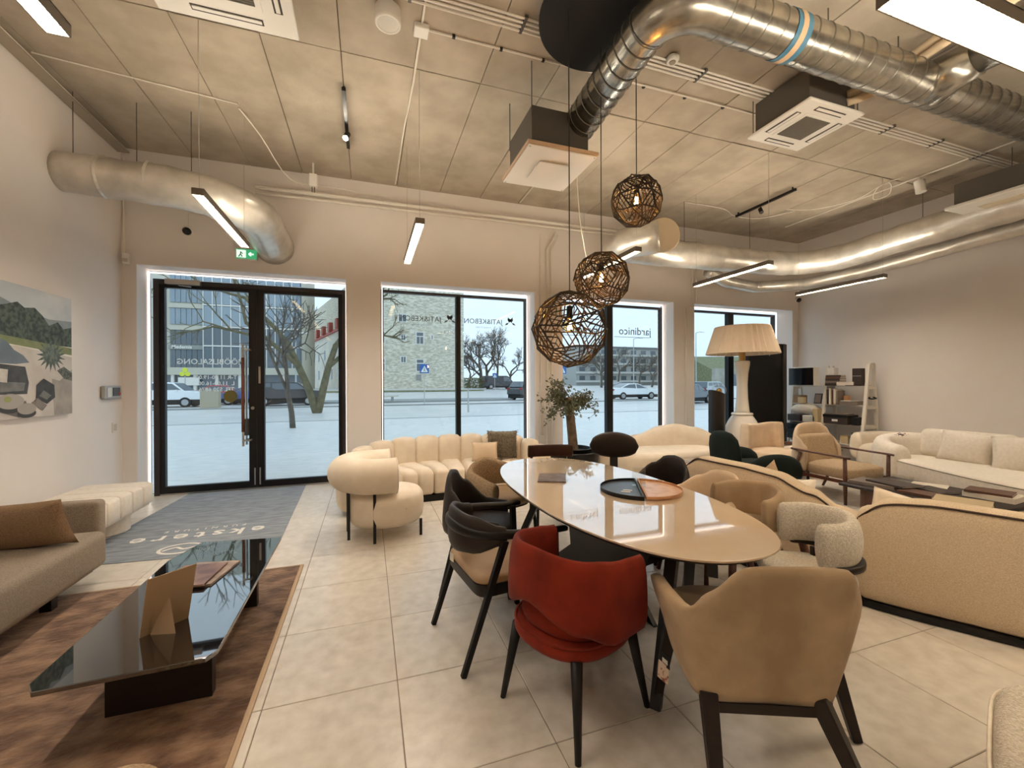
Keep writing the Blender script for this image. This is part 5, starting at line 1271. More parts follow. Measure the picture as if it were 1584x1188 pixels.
for i, (m, w, h, lb) in enumerate((('paper', .03, .29, 'white book, first of the upright row'), ('bookdark', .025, .28, 'dark book, second of the upright row'), ('paper', .035, .30, 'white book, third of the upright row'), ('bookbrown', .02, .27, 'brown book, fourth of the upright row'), ('paper', .04, .29, 'thick white book, fifth of the upright row'), ('bookgrey', .03, .26, 'grey book, sixth of the upright row'))):
    boxed('upright_book', lb+' on the ladder shelf', 'book', 5.655-i*.043, z2, w, .2, h, m, 8.29, 0, GU)
boxed('brochure_stack', 'low stack of white and grey brochures on the second shelf', 'brochures', 5.26, z2, .28, .22, .07, 'bookgrey', 8.30, .15)
boxed('white_tablet', 'white sheet lying on the brochure stack of the second shelf', 'sheet', 5.28, z2+.0705, .2, .18, .012, 'white', 8.29, -.2)
boxed('small_jar', 'small pale jar behind the brochures on the second shelf', 'jar', 5.38, z2, .08, .08, .17, 'oak', 8.38)
boxed('wicker_basket', 'small brown basket at the left end of the second shelf', 'basket', 6.20, z2, .16, .18, .16, 'cushionbrown', 8.28)
boxed('small_card_box', 'small beige card box in front of the brown basket', 'box', 6.10, z2, .12, .08, .12, 'booktan', 8.19)
pf = thing('framed_picture', 'dark framed photo leaning on the second shelf of the ladder unit', 'frame', (8.26, 5.84, z2), 0); B().box(-.01, .01, -.07, .07, 0, .2, T(ry=12)).obj('frame', 'bookdark', pf); B().box(-.013, -.0105, -.055, .055, .02, .18, T(ry=12)).obj('photo', 'bookgrey', pf)
z1 = .7185
cushion('cushion', 'plump white cushion stuffed on the third shelf of the ladder unit', .5, .16, .22, (8.24, 6.08, z1+.24), face(180), 70, 'ivory')
boxed('dark_textile', 'rolled dark textile under the white cushion on the third shelf', 'textile', 6.18, z1, .26, .28, .13, 'bookdark', 8.20)
boxed('white_box', 'stacked small white box beside the cushion on the third shelf', 'box', 5.90, z1, .24, .22, .12, 'white', 8.20); boxed('ivory_box', 'tall ivory box at the end of the third shelf', 'box', 5.77, z1, .1, .22, .26, 'booktan', 8.20)
bx = boxed('storage_box', 'black storage box with a white label on the third shelf', 'box', 5.40, z1, .42, .28, .17, 'bookdark', 8.22, 0, None, 'black'); B().box(-.147, -.145, -.05, .05, .05, .09).obj('white_label', 'white', bx)
boxed('grey_folder', 'grey folder lying on the black storage box', 'folder', 5.42, z1+.174, .36, .26, .02, 'bookgrey', 8.22, .1)
boxed('black_cable_bundle', 'small black bundle at the right end of the third shelf', 'cables', 5.1, z1, .1, .2, .14, 'black', 8.22)
z0 = .3685
for i in range(3): boxed('flat_black_case', ('lowest', 'middle', 'topmost')[i]+' flat black case stacked at the left end of the fourth shelf', 'case', 6.05, z0+i*.101, .5, .34, .1, 'black', 8.20, .05*(i-1), 'black cases on the fourth shelf')
boxed('glass_jar', 'greenish glass jar on the fourth shelf behind the shelf end', 'jar', 5.14, z0, .12, .12, .22, mat('jar_green', S(96, 104, 84), .3), 8.26)
boxed('pale_candle', 'pale candle box on the fourth shelf', 'box', 5.32, z0, .14, .14, .14, 'booktan', 8.26)

# ================================================================== OLIVE TREE
def olive():
    H_ = .22
    t = thing('olive_tree', 'bushy potted olive tree with a thick trunk in front of the pillar', 'plant', (2.93, 5.78, 0))
    B().lathe([(.27, 0), (.34, .02), (.385, .2), (.40, .42), (.405, .46), (.39, .46), (.385, .40), (.0, .40)], 40).obj('pot', 'black', t, auto=40)
    B().lathe([(.24, .40), (.28, .42), (.29, .50), (.295, .505), (.275, .505), (.265, .46), (0, .455)], 36).obj('inner_pot', 'black', t, auto=40)
    for r, z in ((.398, .463), (.285, .508)): B().tube([(r*math.cos(2*PI*k/48), r*math.sin(2*PI*k/48), z) for k in range(48)], .006, 6, closed=True).obj('pot_rim', mat('rim_shine', S(60, 58, 56), .2), t, smooth=True)
    tr = smoothpath([(.03, 0, .44), (.0, .0, .75), (-.03, .0, 1.05), (-.03, 0, 1.27)], 5)
    B().tube(tr, [lerp(.075, .06, i/(len(tr)-1)) for i in range(len(tr))], 12).obj('trunk', 'bark', t, smooth=True)
    rn = random.Random(11); br = B(); lf = B(); tips = []
    for i in range(34):
        a = rn.uniform(0, 2*PI); L = rn.uniform(.15, .5); up = rn.uniform(-.25, .75)
        p0 = Vector((-.02, 0, rn.uniform(1.1, 1.27))); d = Vector((math.cos(a), math.sin(a)*.8, up)).normalized()
        if d.x > .3 and rn.random() < .35: L *= 1.15
        p1 = p0+d*L*.6; p2 = p0+d*L+Vector((0, 0, -.10*L/.5*rn.random()))
        br.tube([p0, p1, p2], [.008, .005, .003], 5); 
        for k in range(5):
            q = p1.lerp(p2, k/4); tips.append((q, d))
            for s_ in range(2):
                e = q+Vector((rn.uniform(-.1, .1), rn.uniform(-.1, .1), rn.uniform(-.12, .08))); br.tube([q, e], [.003, .0015], 4); tips.append((e, (e-q).normalized()))
    for q, d in tips:
        for k in range(5):
            dd = (d+Vector((rn.uniform(-1, 1), rn.uniform(-1, 1), rn.uniform(-1, .7)))).normalized(); l = rn.uniform(.03, .06); w = dd.cross(Vector((rn.random()-.5, rn.random()-.5, rn.random()-.5))).normalized()*l*.24
            o = q+Vector((rn.uniform(-.03, .03),)*3)
            lf.add([o, o+dd*l*.5+w, o+dd*l, o+dd*l*.5-w], [(0, 1, 2, 3)])
    br.obj('branches', 'bark', t, kind='stuff'); lf.obj('leaves', 'leaf', t, kind='stuff')
olive()

# ================================================================== GLOBE PENDANTS
t = tag(B().lathe([(0, 0), (.53, 0), (.545, .01), (.545, .035), (0, .035)], 64).obj('pendant_canopy', mat('matt_black', S(14, 12, 12), .8), None, auto=40, loc=(1.80, 2.90, ZC-.115)), 'large round black ceiling canopy the globe pendants hang from', 'ceiling canopy')
def globe_pendant(x, y, z, r, label, seed):
    t = thing('pendant_lamp', label, 'lamp', (x, y, z), 0, 'woven globe pendants')
    rn = random.Random(seed)
    bm = bmesh.new(); bmesh.ops.create_icosphere(bm, subdivisions=2, radius=r)
    for v in bm.verts:
        v.co = (v.co+Vector((rn.uniform(-1, 1), rn.uniform(-1, 1), rn.uniform(-1, 1)))*r*.07).normalized()*r
    b = B(); rr = .0055
    es = [e for e in bm.edges]; rn.shuffle(es)
    drop = set(e.index for e in es[:int(len(es)*.25)])
    for e in bm.edges:
        if e.index in drop: continue
        b.tube([e.verts[0].co*1.004, e.verts[1].co*1.004], rr*1.2, 5)
    for f in bm.faces:
        A, C, D = [v.co.copy() for v in f.verts]
        if rn.random() < .5: A, C, D = C, D, A
        for k in range(1, 4):
            s_ = k/4
            b.tube([A.lerp(C, s_), A.lerp(D, s_)], rr*.8, 4)
    for i in range(14):
        f1, f2 = rn.choice(bm.edges[:]), None
        c = f1.verts[0].co; best = sorted(bm.verts, key=lambda v: (v.co-c).length)[6+rn.randrange(8)]
        b.tube([c, (c+best.co).normalized()*r*.97, best.co], rr, 4)
    bm.free()
    b.obj('woven_shade', 'rope', t)
    B().cyl((0, 0, r*.95), (0, 0, ZC-.115-z), .004, n=6).obj('cord', 'cord', t)
    B().cyl((0, 0, r*.55), (0, 0, r*.95), .003, n=6).obj('inner_cord', 'cord', t)
    B().lathe([(.012, r*.62), (.022, r*.6), (.024, r*.3), (.02, r*.28), (0, r*.28)], 14).obj('bulb_holder', 'black', t, auto=40)
    bb = B(); br_ = min(.05, r*.26); c0 = r*.28-br_*1.15
    bb.lathe([(br_*math.sin(a)*(1 if a < 2 else .92), c0-br_*math.cos(a)) for a in [PI*k/14 for k in range(13)]]+[(.013, c0+br_*1.15)], 18, cap=False); bb.obj('bulb', glass_mat('amber_glass', (1.0, .82, .52, 1), .8), t, smooth=True)
    fl = B()
    for k in range(6):
        a = 2*PI*k/6; fl.tube([(.008*math.cos(a), .008*math.sin(a), c0+br_*.6), (.016*math.cos(a+.3), .016*math.sin(a+.3), c0-br_*.5)], .0028, 5)
    fl.obj('filament', mat('filament_glow', S(255, 190, 100), .5, emit=(1, .55, .18, 1), estr=60*LAMP), t)
globe_pendant(1.455, 2.90, 1.90, .288, 'largest and lowest of the three dark woven globe pendants', 1)
globe_pendant(1.875, 3.14, 2.365, .236, 'middle of the three dark woven globe pendants', 2)
globe_pendant(2.17, 3.06, 3.035, .215, 'highest of the three dark woven globe pendants, glowing red-brown', 3)
# ================================================================== OUTSIDE THE WINDOWS
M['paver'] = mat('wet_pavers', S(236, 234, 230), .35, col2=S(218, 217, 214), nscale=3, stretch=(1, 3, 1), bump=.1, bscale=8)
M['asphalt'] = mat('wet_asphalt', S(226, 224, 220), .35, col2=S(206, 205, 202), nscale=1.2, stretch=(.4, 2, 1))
M['kerb'] = mat('kerb_stone', S(150, 152, 150), .7)
M['lawn'] = mat('winter_grass', S(140, 142, 106), .95, col2=S(116, 116, 84), nscale=2)
M['stonewall'] = mat('limestone_masonry', S(232, 225, 208), .9, col2=S(186, 178, 158), nscale=2.1, stretch=(1, 1, 2.6), bump=.6, bscale=3, detail=6)
M['render'] = mat('pale_render', S(228, 223, 212), .9, col2=S(214, 208, 196), nscale=.5)
M['redroof'] = mat('red_tin_roof', S(178, 76, 62), .6, col2=S(150, 62, 52), nscale=1)
M['officewall'] = mat('office_cladding', S(196, 192, 176), .7)
M['officeglass'] = mat('office_glass', S(150, 164, 174), .12, spec=.8, col2=S(122, 136, 146), nscale=.15)
M['darkglass'] = mat('dark_window', S(90, 100, 108), .15, spec=.8)
M['treebark'] = mat('winter_bark', S(104, 96, 86), .95, col2=S(82, 76, 68), nscale=6)
M['mossbark'] = mat('mossy_bark', S(116, 108, 84), .95, col2=S(88, 86, 62), nscale=4)
M['tyre'] = mat('tyre', S(34, 34, 34), .8)
M['hub'] = mat('alloy_wheel', S(170, 172, 174), .35, .6)
def ground(name, pts, m, z0=-.02):
    return struct(B().add([(x, y, z) for x, y, z in pts], [tuple(range(len(pts)))]).obj(name, m))
def gz(y): return -.03 if y < 40 else (-.03+.75*(min(y, 64)-40)/24)
ys_ = [6.95, 19]
b = B().add([(-60, 6.95, -.03), (90, 6.95, -.03), (90, 19, -.03), (-60, 19, -.03)], [(0, 1, 2, 3)]); struct(b.obj('pavement', 'paver'))
b = B().add([(-90, 19, -.10), (140, 19, -.10), (140, 31, -.10), (-90, 31, -.10)], [(0, 1, 2, 3)]); struct(b.obj('road', 'asphalt'))
b = B().add([(-90, 31.2, -.03), (140, 31.2, -.03), (140, 40, -.03), (-90, 40, -.03), (140, 64, .72), (-90, 64, .72), (220, 200, .72), (-160, 200, .72)], [(0, 1, 2, 3), (3, 2, 4, 5), (5, 4, 6, 7)]); struct(b.obj('far_ground', 'asphalt'))
struct(B().box(-60, 90, 18.85, 19.0, -.12, -.02).obj('kerb_near', 'kerb')); struct(B().box(-90, 140, 31.0, 31.2, -.12, -.02).obj('kerb_far', 'kerb'))
b = B(); b.prism(sup(9, 2.2, 3, 40), 0, .14); o = b.obj('traffic_island', 'kerb', loc=(3.5, 36.5, -.03)); struct(o)
b = B(); b.prism(sup(14, 2.0, 3, 40), 0, .12); o = b.obj('grass_verge', 'lawn', loc=(1.0, 56, .45)); struct(o)
for k in range(7): struct(B().box(-8+k*5.5, -5.2+k*5.5, 24.9, 25.05, -.098, -.09).obj('lane_marking', mat('road_paint', S(226, 230, 232), .6)))

# --- cars
def car(label, loc, rz, body, kind='sedan', L=4.6, cat='car'):
    t = thing('car' if kind != 'van' else 'van', label, cat, loc, rz)
    if kind == 'suv': prof = [(-.5, .30), (.5, .30), (.5, .55), (.485, .62), (.30, .66), (.16, .97), (.10, 1.0), (-.36, 1.0), (-.46, .66), (-.495, .60)]; H = 1.66; W = 1.84
    elif kind == 'van': prof = [(-.5, .20), (.5, .20), (.5, .42), (.47, .50), (.38, .55), (.25, .96), (.20, 1.0), (-.48, 1.0), (-.5, .95)]; H = 1.95; W = 1.95
    else: prof = [(-.5, .30), (.5, .30), (.5, .52), (.47, .60), (.24, .66), (.06, .97), (-.02, 1.0), (-.18, .99), (-.36, .74), (-.47, .72), (-.5, .62)]; H = 1.45; W = 1.8
    belt = (.64 if kind != 'van' else .55)*H
    hw = lambda z: W/2-max(0, z-belt)*.28-(.04 if z < .4 else 0)
    P = [(x*L, z*H) for x, z in prof]; n = len(P)
    v = [(x, s*hw(z), z) for s in (-1, 1) for x, z in P]
    f = [tuple(range(n)), tuple(range(2*n-1, n-1, -1))]+[(i, i+n, (i+1) % n+n, (i+1) % n) for i in range(n)]
    B().add(v, f).obj('body', body, t, bev=.05, seg=3)
    B().box(-L*.48, L*.48, -W/2+.08, W/2-.08, .18, .32*H).obj('underbody', 'tyre', t)
    if kind == 'sedan': wins = [[(.20, .69), (.05, .93), (-.01, .95), (-.01, .69)], [(-.03, .69), (-.03, .95), (-.17, .93), (-.32, .74)]]; ws = ((.235, .68), (.075, .95)); rw = ((-.19, .97), (-.35, .76))
    elif kind == 'suv': wins = [[(.26, .69), (.145, .93), (.02, .95), (.02, .69)], [(0, .69), (0, .95), (-.2, .95), (-.2, .69)], [(-.22, .69), (-.22, .95), (-.35, .94), (-.42, .70)]]; ws = ((.295, .68), (.17, .95)); rw = ((-.37, .97), (-.455, .70))
    else: wins = [[(.34, .58), (.235, .90), (.10, .90), (.10, .58)]]; ws = ((.37, .57), (.26, .93)); rw = ((-.492, .9), (-.498, .62))
    for s in (-1, 1):
        for w in wins:
            q = [(x*L, s*(hw(z*H)+.004), z*H) for x, z in w]; q2 = [(x, y+s*.004, z) for x, y, z in q]; k = len(q)
            B().add(q+q2, [tuple(range(k)), tuple(range(k, 2*k))]+[(i, (i+1) % k, k+(i+1) % k, k+i) for i in range(k)]).obj('side_window', 'darkglass', t)
    for nm, ((x0, z0), (x1, z1)) in (('windscreen', ws), ('rear_window', rw)):
        nx = .012 if nm == 'windscreen' else -.012
        q = [(x0*L+nx, -hw(z0*H)+.08, z0*H+.008), (x0*L+nx, hw(z0*H)-.08, z0*H+.008), (x1*L+nx, hw(z1*H)-.08, z1*H+.008), (x1*L+nx, -hw(z1*H)+.08, z1*H+.008)]
        q2 = [(x+nx, y, z+.006) for x, y, z in q]
        B().add(q+q2, [(0, 1, 2, 3), (7, 6, 5, 4)]+[(i, (i+1) % 4, 4+(i+1) % 4, 4+i) for i in range(4)]).obj(nm, 'darkglass', t)
    r = .33 if kind != 'van' else .35
    for x in (.31*L, -.31*L):
        for s in (-1, 1):
            w = B().cyl((x, s*(W/2-.20), r), (x, s*(W/2+.01), r), r, n=22).obj('wheel', 'tyre', t); B().cyl((x, s*(W/2+.005), r), (x, s*(W/2+.02), r), r*.62, n=14).obj('hubcap', 'hub', w)
    for s in (-1, 1):
        B().box(L*.485, L*.503, s*W*.36-.16, s*W*.36+.16, .50*H, .57*H).obj('headlight', mat('car_lens', S(226, 230, 234), .2), t); B().box(-L*.503, -L*.485, s*W*.40-.12, s*W*.40+.12, .55*H, .66*H).obj('tail_light', mat('tail_red', S(150, 30, 30), .3), t)
        B().box(L*.2, L*.225, s*(W/2+.0)-.02, s*(W/2+.14)+.0, .64*H, .70*H).obj('wing_mirror', body, t)
    return t
cw = mat('car_white', S(234, 238, 240), .25, coat=.6); ck = mat('car_black', S(40, 42, 46), .25, coat=.6); cb = mat('car_blue', S(64, 84, 140), .25, coat=.6); crd = mat('car_red', S(186, 64, 60), .25, coat=.6); cs = mat('car_silver', S(176, 182, 186), .3, .4); cg = mat('car_grey', S(110, 116, 122), .3, .3)
car('white station wagon parked across the street, seen through the left door leaf', (-12.75, 34.0, -.03), 0, cw, 'suv', 4.5)
car('red car parked behind the white station wagon across the street', (-10.6, 38.6, -.03), 0, crd, 'sedan', 4.3)
car('blue car parked right of the red car across the street', (-8.2, 36.2, -.03), PI, cb, 'sedan', 4.3)
car('dark car half hidden behind the door handle across the street', (-5.4, 33.4, -.03), .1, ck, 'suv', 4.4)
car('black delivery van waiting at the far junction, seen through the wide window', (18.6, 60.5, .62), 0, ck, 'van', 4.9, 'van')
car('black off-road car at the right edge of the wide window', (14.1, 36.2, -.03), .5, ck, 'suv', 4.3)
car('white sedan driving past, seen through the window behind the pendants', (23.1, 33.4, -.03), 0, cw, 'sedan', 4.8)
car('grey sedan parked far behind the white sedan', (30.5, 46, .15), .1, cg, 'sedan', 4.5)
car('dark grey car parked nearest outside the last window', (23.3, 26.3, -.1), .35, cg, 'sedan', 4.3)
car('silver estate car parked behind the dark grey one outside the last window', (28.4, 29.6, -.1), .35, cs, 'suv', 4.4)

# --- buildings
def facade_window(t, x0, x1, z0, z1, y, frame, glass='darkglass', cols=2, transom=.0):
    w = B().box(x0-.12, x1+.12, y-.10, y, z0-.12, z1+.12).obj('window', frame, t)
    wd = (x1-x0)/cols
    for k in range(cols): B().box(x0+k*wd+.05, x0+(k+1)*wd-.05, y-.13, y-.101, z0, z1-(transom+.1 if transom else 0)).obj('pane', glass, w)
    if transom: B().box(x0+.05, x1-.05, y-.13, y-.101, z1-transom+.05, z1).obj('pane', glass, w)
t = thing('office_building', 'modern office block with glass facade seen through the left door leaf', 'building', (-17, 60, .7))
B().box(-18, 9.0, 0, 14, 0, 22).obj('core', 'officewall', t)
ox, oz = -17, .7
for k, (za, zb) in enumerate(((3.3, 5.6), (6.2, 7.9), (8.6, 10.5), (11.2, 13.2), (13.9, 15.9))):
    for c in range(6):
        x0 = -5.0+c*.545; B().box(x0+.03, x0+.515, -.12, -.02, za-oz, zb-oz).obj('window_pane', 'officeglass' if k > 1 else 'darkglass', t)
    for c in range(11):
        x0 = -1.55+c*.95; B().box(x0+.04, x0+.91, -.5, -.32, za-oz-.1, zb-oz+.35).obj('glass_panel', 'officeglass' if k > 1 else 'darkglass', t)
        if k == 0: B().box(x0-.04, x0+.04, -.6, -.3, 2.4, 16).obj('fin', 'white', t)
    B().box(-5.1, -1.7, -.3, -.02, zb-oz+.02, zb-oz+.53).obj('spandrel', 'officewall' if k else mat('sign_band', S(150, 152, 146), .7), t); B().box(-1.6, 9.0, -.55, -.3, zb-oz+.4, zb-oz+.55).obj('floor_edge', 'white', t)
B().box(-1.65, 9.0, -.31, -.02, 2.6, 16).obj('curtain_wall_back', 'darkglass', t)
B().box(-5.6, 9.0, -.9, -.02, 1.9, 2.75).obj('concrete_band', 'officewall', t)
B().box(-6, 9.0, -.2, -.02, 0, 1.9).obj('ground_floor_glazing', 'darkglass', t)
for x in (-4.6, -2.4, -.2, 2.2, 4.6, 7): B().box(x-.15, x+.15, -.6, -.2, 0, 1.9).obj('column', 'white', t)
B().box(-4.0, -1.9, -.75, -.65, .65, 1.6).obj('white_board', 'white', t)
text('facade_lettering', 'Medemis', .56, 'white', t, Matrix(((1, 0, 0, -3.75), (0, 0, -1, -.36), (0, 1, 0, 5.18), (0, 0, 0, 1))), .02, bold=.015)
t = thing('stone_building', 'old limestone apartment house with small white windows and a red roof', 'building', (8, 64, .7))
zb = .7
B().add([(-9.5, 0, 0), (6.0, 0, 0), (6.0, 0, 15.8), (-9.5, 0, 15.8), (-26, 60, 0), (3, 60, 0), (3, 60, 15.8), (-26, 60, 15.8)], [(0, 1, 2, 3), (1, 5, 6, 2), (0, 3, 7, 4), (4, 7, 6, 5), (3, 2, 6, 7)]).obj('stone_walls', 'stonewall', t)
for px_, z0, z1, w, tr in ((-.65, 6.7, 8.35, 1.05, .55), (-.65, 2.65, 4.3, 1.05, .5), (-3.15, 9.9, 10.9, 1.1, 0), (-3.05, 7.2, 7.9, .62, 0), (-3.05, 3.9, 4.7, .7, 0), (1.15, 7.4, 8.0, .22, 0), (-6.2, 6.7, 8.3, 1.0, .5), (-6.2, 2.65, 4.3, 1.0, .5)):
    facade_window(t, px_-w/2, px_+w/2, z0-.0, z1, 0, 'white', 'darkglass', 2 if w > .5 else 1, tr)
B().box(-1.2, -.5, -.06, 0, 1.2, 2.1).obj('blank_window', 'kerb', t)
# long rendered side wing running away to the left, with red mansard
sd = Vector((-16.5, 60, 0)).normalized(); sn = Vector((-sd.y, sd.x, 0))
def wing(u, h, off): p = Vector((-9.5, 0, 0))+sd*u+sn*off; return (p.x, p.y, h)
v = [wing(0, 0, .15), wing(60, 0, .15), wing(60, 9.4, .15), wing(0, 9.4, .15), wing(0, 0, -.2), wing(60, 0, -.2), wing(60, 9.4, -.2), wing(0, 9.4, -.2)]
Q6 = [(0, 1, 2, 3), (7, 6, 5, 4), (0, 4, 5, 1), (1, 5, 6, 2), (2, 6, 7, 3), (3, 7, 4, 0)]
B().add(v, Q6).obj('rendered_wall', 'render', t)
v = [wing(0, 9.4, .5), wing(60, 9.4, .5), wing(60, 11.9, -1.2), wing(0, 11.9, -1.2), wing(0, 9.4, -1.5), wing(60, 9.4, -1.5), wing(60, 11.8, -1.6), wing(0, 11.8, -1.6)]
B().add(v, Q6).obj('mansard_roof', 'redroof', t)
for k in range(9):
    u = 4+k*6
    v = [wing(u, 9.9, .6), wing(u+1.6, 9.9, .6), wing(u+1.6, 11.4, .6), wing(u, 11.4, .6), wing(u, 9.9, -1), wing(u+1.6, 9.9, -1), wing(u+1.6, 11.4, -1), wing(u, 11.4, -1)]
    d_ = B().add(v, Q6).obj('dormer', 'redroof', t)
    for z0, z1 in ((1.6, 3.3), (5.2, 6.9)):
        v = [wing(u, z0, .24), wing(u+1.3, z0, .24), wing(u+1.3, z1, .24), wing(u, z1, .24), wing(u, z0, .1), wing(u+1.3, z0, .1), wing(u+1.3, z1, .1), wing(u, z1, .1)]
        B().add(v, Q6).obj('window', 'darkglass', t)
t = thing('apartment_block', 'distant grey apartment block with rows of balconies beyond the white sedan', 'building', (66, 100, .7))
B().box(-14, 16, 0, 12, 0, 10.2).obj('walls', mat('grey_render', S(170, 172, 170), .9), t)
for k in range(4):
    for c in range(9): B().box(-13+c*3.2, -11.4+c*3.2, -.08, 0, 1.5+k*2.35, 2.6+k*2.35).obj('window', 'darkglass', t)
    B().box(-14, 16, -.9, 0, -.1+1.0+k*2.35, 1.4+k*2.35).obj('balcony', mat('balcony_grey', S(196, 196, 192), .8), t)
B().box(-14.3, 16.3, -.4, 12.3, 10.2, 10.6).obj('roof', mat('flat_roof', S(120, 122, 122), .8), t)
t = thing('concrete_wall', 'low concrete wall with a dark garage door below the grassy bank', 'wall', (70, 68, .72))
B().box(-3, 30, 0, 1, 0, 3.6).obj('wall', mat('concrete_grey', S(176, 172, 160), .9, col2=S(156, 152, 140), nscale=.6), t); B().box(.5, 5, -.06, 0, 0, 2.4).obj('garage_door', mat('garage_grey', S(110, 118, 126), .6), t)
b = B(); b.add([(-3, 69, 3.6), (30, 69, 3.6), (30, 84, 7.6), (4, 84, 7.2), (30, 96, 7.8), (8, 96, 7.4)], [(0, 1, 2, 3), (3, 2, 4, 5)]); b.add([(-3, 69, 3.6), (4, 84, 7.2), (8, 96, 7.4), (8, 96, 0), (-3, 69, 0)], [(0, 1, 2, 3, 4)])
struct(b.obj('grass_bank', 'lawn', loc=(70, 0, .6)))
# --- trees
def bare_tree(name, label, loc, stems, seed, r0, levels, m='treebark', spread=.6, cat='tree', L0=2.2, shrink=.74, kids=3, group=None):
    t = thing(name, label, cat, loc, 0, group); rn = random.Random(seed); tb = B(); bb = B()
    def grow(p, d, L, r, lv):
        n = 3; pts = [p]; dd = d.copy()
        for i in range(n):
            dd = (dd+Vector((rn.uniform(-1, 1), rn.uniform(-1, 1), rn.uniform(-.5, .8)))*.13).normalized(); pts.append(pts[-1]+dd*L/n)
        (tb if lv >= levels-1 else bb).tube(pts, [r, r*.9, r*.8, r*.68], 7 if lv >= levels-1 else 4, cap=False)
        if lv == 0: return
        for k in range(kids+(1 if lv < levels-1 else 0)):
            q = pts[rn.choice([2, 3, 3])]; a = rn.uniform(0, 2*PI); s_ = rn.uniform(.5, 1)*spread
            e = dd.cross(Vector((math.cos(a), math.sin(a), .3))).normalized(); nd = (dd+e*s_*1.4+Vector((0, 0, .12))).normalized()
            grow(q, nd, L*shrink*rn.uniform(.75, 1.1), r*.58, lv-1)
    for d, L in stems: grow(Vector((0, 0, -.1)), Vector(d).normalized(), L, r0, levels)
    tb.obj('trunk', m, t, smooth=True); bb.obj('branches', m, t, kind='stuff')
    return t
bare_tree('bare_tree', 'young bare street tree with a slender trunk outside the right door leaf', (-2.45, 16.2, -.03), [((0.02, 0, 1), 2.0)], 4, .10, 4, 'treebark', .75, L0=2)
bare_tree('bare_tree', 'big bare forked tree with mossy trunks behind the young street tree', (-2.6, 25.0, -.1), [((-.30, 0, 1), 4.2), ((.24, .1, 1), 4.0)], 12, .22, 5, 'mossbark', .7, kids=2)
GT = 'bare trees beyond the junction'
names = ['leftmost slim bare tree beside the limestone house', 'bare tree with a thick dark trunk behind the van', 'wide bare tree crown in the middle of the wide window', 'tall bare tree right of the wide crown above the van', 'bare tree at the right edge of the wide window']
for i, (x, y, h, r) in enumerate(((16.3, 71, 2.6, .2), (17.2, 66, 3.2, .33), (19.5, 70, 3.9, .3), (22.5, 74, 3.6, .25), (25.5, 76, 3.3, .25))):
    bare_tree('bare_tree', names[i], (x, y, .6), [((rnd.uniform(-.1, .1), 0, 1), h)], 30+i, r, 5, 'treebark', .85, group=GT)
names = ['bare tree left of the distant apartment block', 'bare tree in front of the distant apartment block', 'bare tree right of the distant apartment block', 'smaller bare tree seen below the largest globe pendant', 'bare tree behind the white sedan roof']
for i, (x, y, h, r) in enumerate(((44, 74, 3.2, .25), (52, 80, 3.4, .25), (60, 84, 3.2, .25), (37, 62, 2.6, .2), (47, 62, 2.6, .2))):
    bare_tree('bare_tree', names[i], (x, y, .6), [((rnd.uniform(-.1, .1), 0, 1), h)], 50+i, r, 5, 'treebark', .85, group='bare trees near the apartment block')
hb = thing('hedge', 'low pale green hedge beside the limestone house', 'hedge', (15.6, 64, .7)); rn = random.Random(5); b = B(); lf = B()
for i in range(1500):
    p = Vector((rn.uniform(-1.6, 1.6), rn.uniform(-.4, .4), rn.uniform(0, 1.6))); d = Vector((rn.uniform(-1, 1), rn.uniform(-1, 1), rn.uniform(-1, 1))).normalized()*.14; e = d.cross(Vector((rn.random(), rn.random(), rn.random()))).normalized()*.05
    lf.add([p-d, p+e, p+d, p-e], [(0, 1, 2, 3)])
lf.obj('hedge_leaves', mat('hedge_leaf', S(148, 150, 110), .9, col2=S(110, 116, 80), nscale=5), hb, kind='stuff')
# --- street furniture
def crossing_sign(x, y, label):
    t = thing('crossing_sign', label, 'traffic sign', (x, y, -.03))
    B().cyl((0, .04, 0), (0, .04, 3.0), .035, n=8).obj('pole', 'steel', t)
    B().box(-.33, .33, -.01, .01, 2.25, 2.91).obj('blue_plate', mat('sign_blue', S(46, 98, 168), .5), t)
    B().add([(-.25, -.013, 2.33), (.25, -.013, 2.33), (0, -.013, 2.80)], [(0, 1, 2)]).obj('white_triangle', 'coolprint', t)
    b = B().cyl((0, -.016, 2.66), (0, -.014, 2.66), .028, n=10).bar((0, -.016, 2.62), (0, -.016, 2.50), .004, .04).bar((0, -.016, 2.50), (-.07, -.016, 2.38), .004, .03).bar((0, -.016, 2.50), (.07, -.016, 2.38), .004, .03).bar((0, -.016, 2.58), (.08, -.016, 2.52), .004, .02).bar((0, -.016, 2.58), (-.08, -.016, 2.53), .004, .02)
    b.obj('walking_figure', 'black', t)
crossing_sign(3.86, 30.9, 'blue pedestrian crossing sign in front of the limestone house'); crossing_sign(14.9, 31.0, 'blue pedestrian crossing sign above the olive tree')
crossing_sign(16.9, 57, 'small blue sign on a pole left of the black van'); crossing_sign(25.2, 58, 'small blue sign on a pole right of the black van')
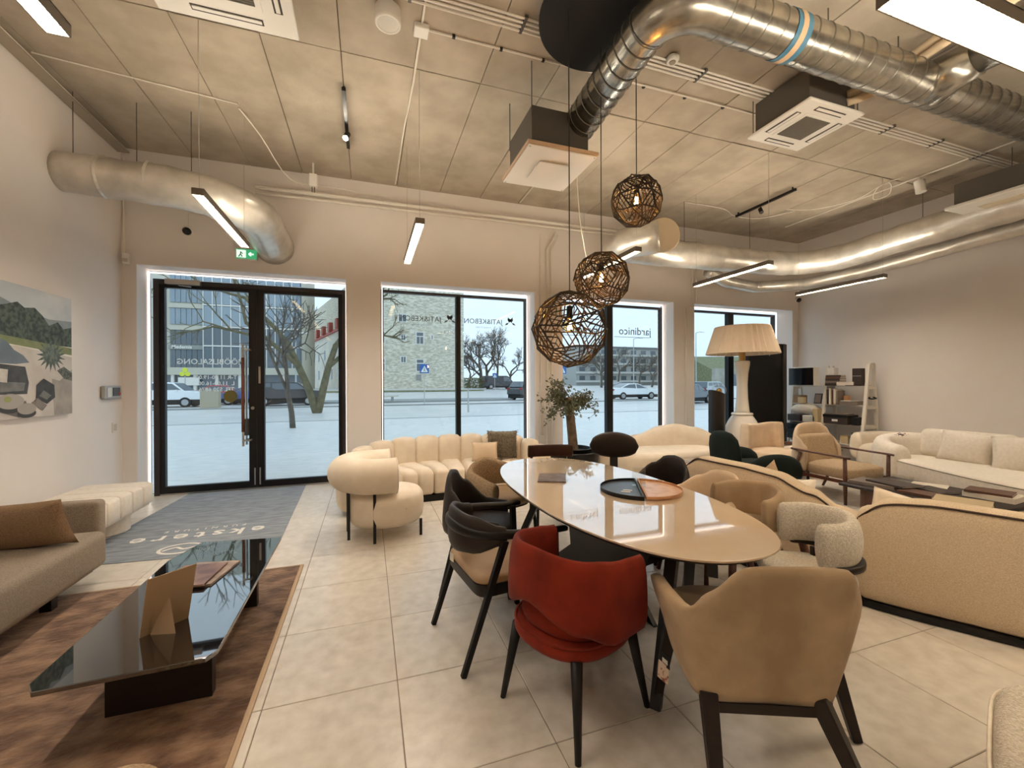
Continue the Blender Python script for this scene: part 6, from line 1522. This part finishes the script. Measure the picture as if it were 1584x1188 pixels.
def post(label, x, y, h, r=.07, z=-.03, arm=0):
    t = thing('lamp_post', label, 'post', (x, y, z)); B().cyl((0, 0, 0), (0, 0, h), r, r*.6, n=8).obj('pole', mat('post_grey', S(176, 180, 180), .6), t)
    if arm: B().tube([(0, 0, h), (arm*.5, 0, h+.2), (arm, 0, h+.2)], r*.6, 6).obj('arm', mat('post_grey', S(176, 180, 180)), t); B().box(arm-.3, arm+.3, -.12, .12, h+.12, h+.22).obj('lamp_head', 'white', t)
post('short grey bollard on the far kerb seen through the wide window', 4.95, 21.6, 1.25, .05)
post('tall street lamp post at the right of the wide window', 27.0, 62, 9, .1, .6, -1.6); post('tall street lamp post left of the apartment block', 38, 64, 9.5, .1, .6, -1.6); post('thin lamp post in front of the apartment block', 40.5, 58, 8, .09, .5, 1.4); post('tall lamp post seen through the last window', 54.8, 60, 9.6, .1, .6, 1.5)
post('thin grey sign post beside the forked tree', -1.0, 21.5, 3.0, .04); post('street lamp post far behind the forked tree', -6.4, 44, 6, .08, .1, .8)
k_ = thing('yellow_sign', 'small yellow clover-shaped sign above the white wagon across the street', 'sign', (-18.0, 52.5, .35)); B().cyl((0, 0, 0), (0, 0, 2.0), .05).obj('post', 'steel', k_)
for a in range(3): B().cyl((.28*math.cos(a*2.09+1.57), -.05, 2.35+.28*math.sin(a*2.09+1.57)), (.28*math.cos(a*2.09+1.57), .05, 2.35+.28*math.sin(a*2.09+1.57)), .24, n=14).obj('leaf', mat('sign_yellow', S(216, 222, 70), .6), k_)
k_ = thing('utility_box', 'tan utility box standing between the red and the blue car', 'utility box', (-9.6, 32.0, -.03)); B().box(-.5, .5, -.3, .3, 0, 1.15).obj('cabinet', mat('box_tan', S(178, 168, 146), .8), k_, bev=.03); B().box(-.55, .55, -.35, .35, 1.15, 1.2).obj('cap', 'kerb', k_)
h_ = thing('bench_sculpture', 'pale low street bench in front of the limestone house', 'bench', (1.3, 33.6, .11), .1); B().bar((-.9, 0, .35), (.9, 0, .42), .4, .1).obj('seat', 'officewall', h_); B().box(-.55, -.4, -.15, .15, 0, .33).obj('leg', 'kerb', h_); B().box(.4, .55, -.15, .15, 0, .38).obj('leg', 'kerb', h_)
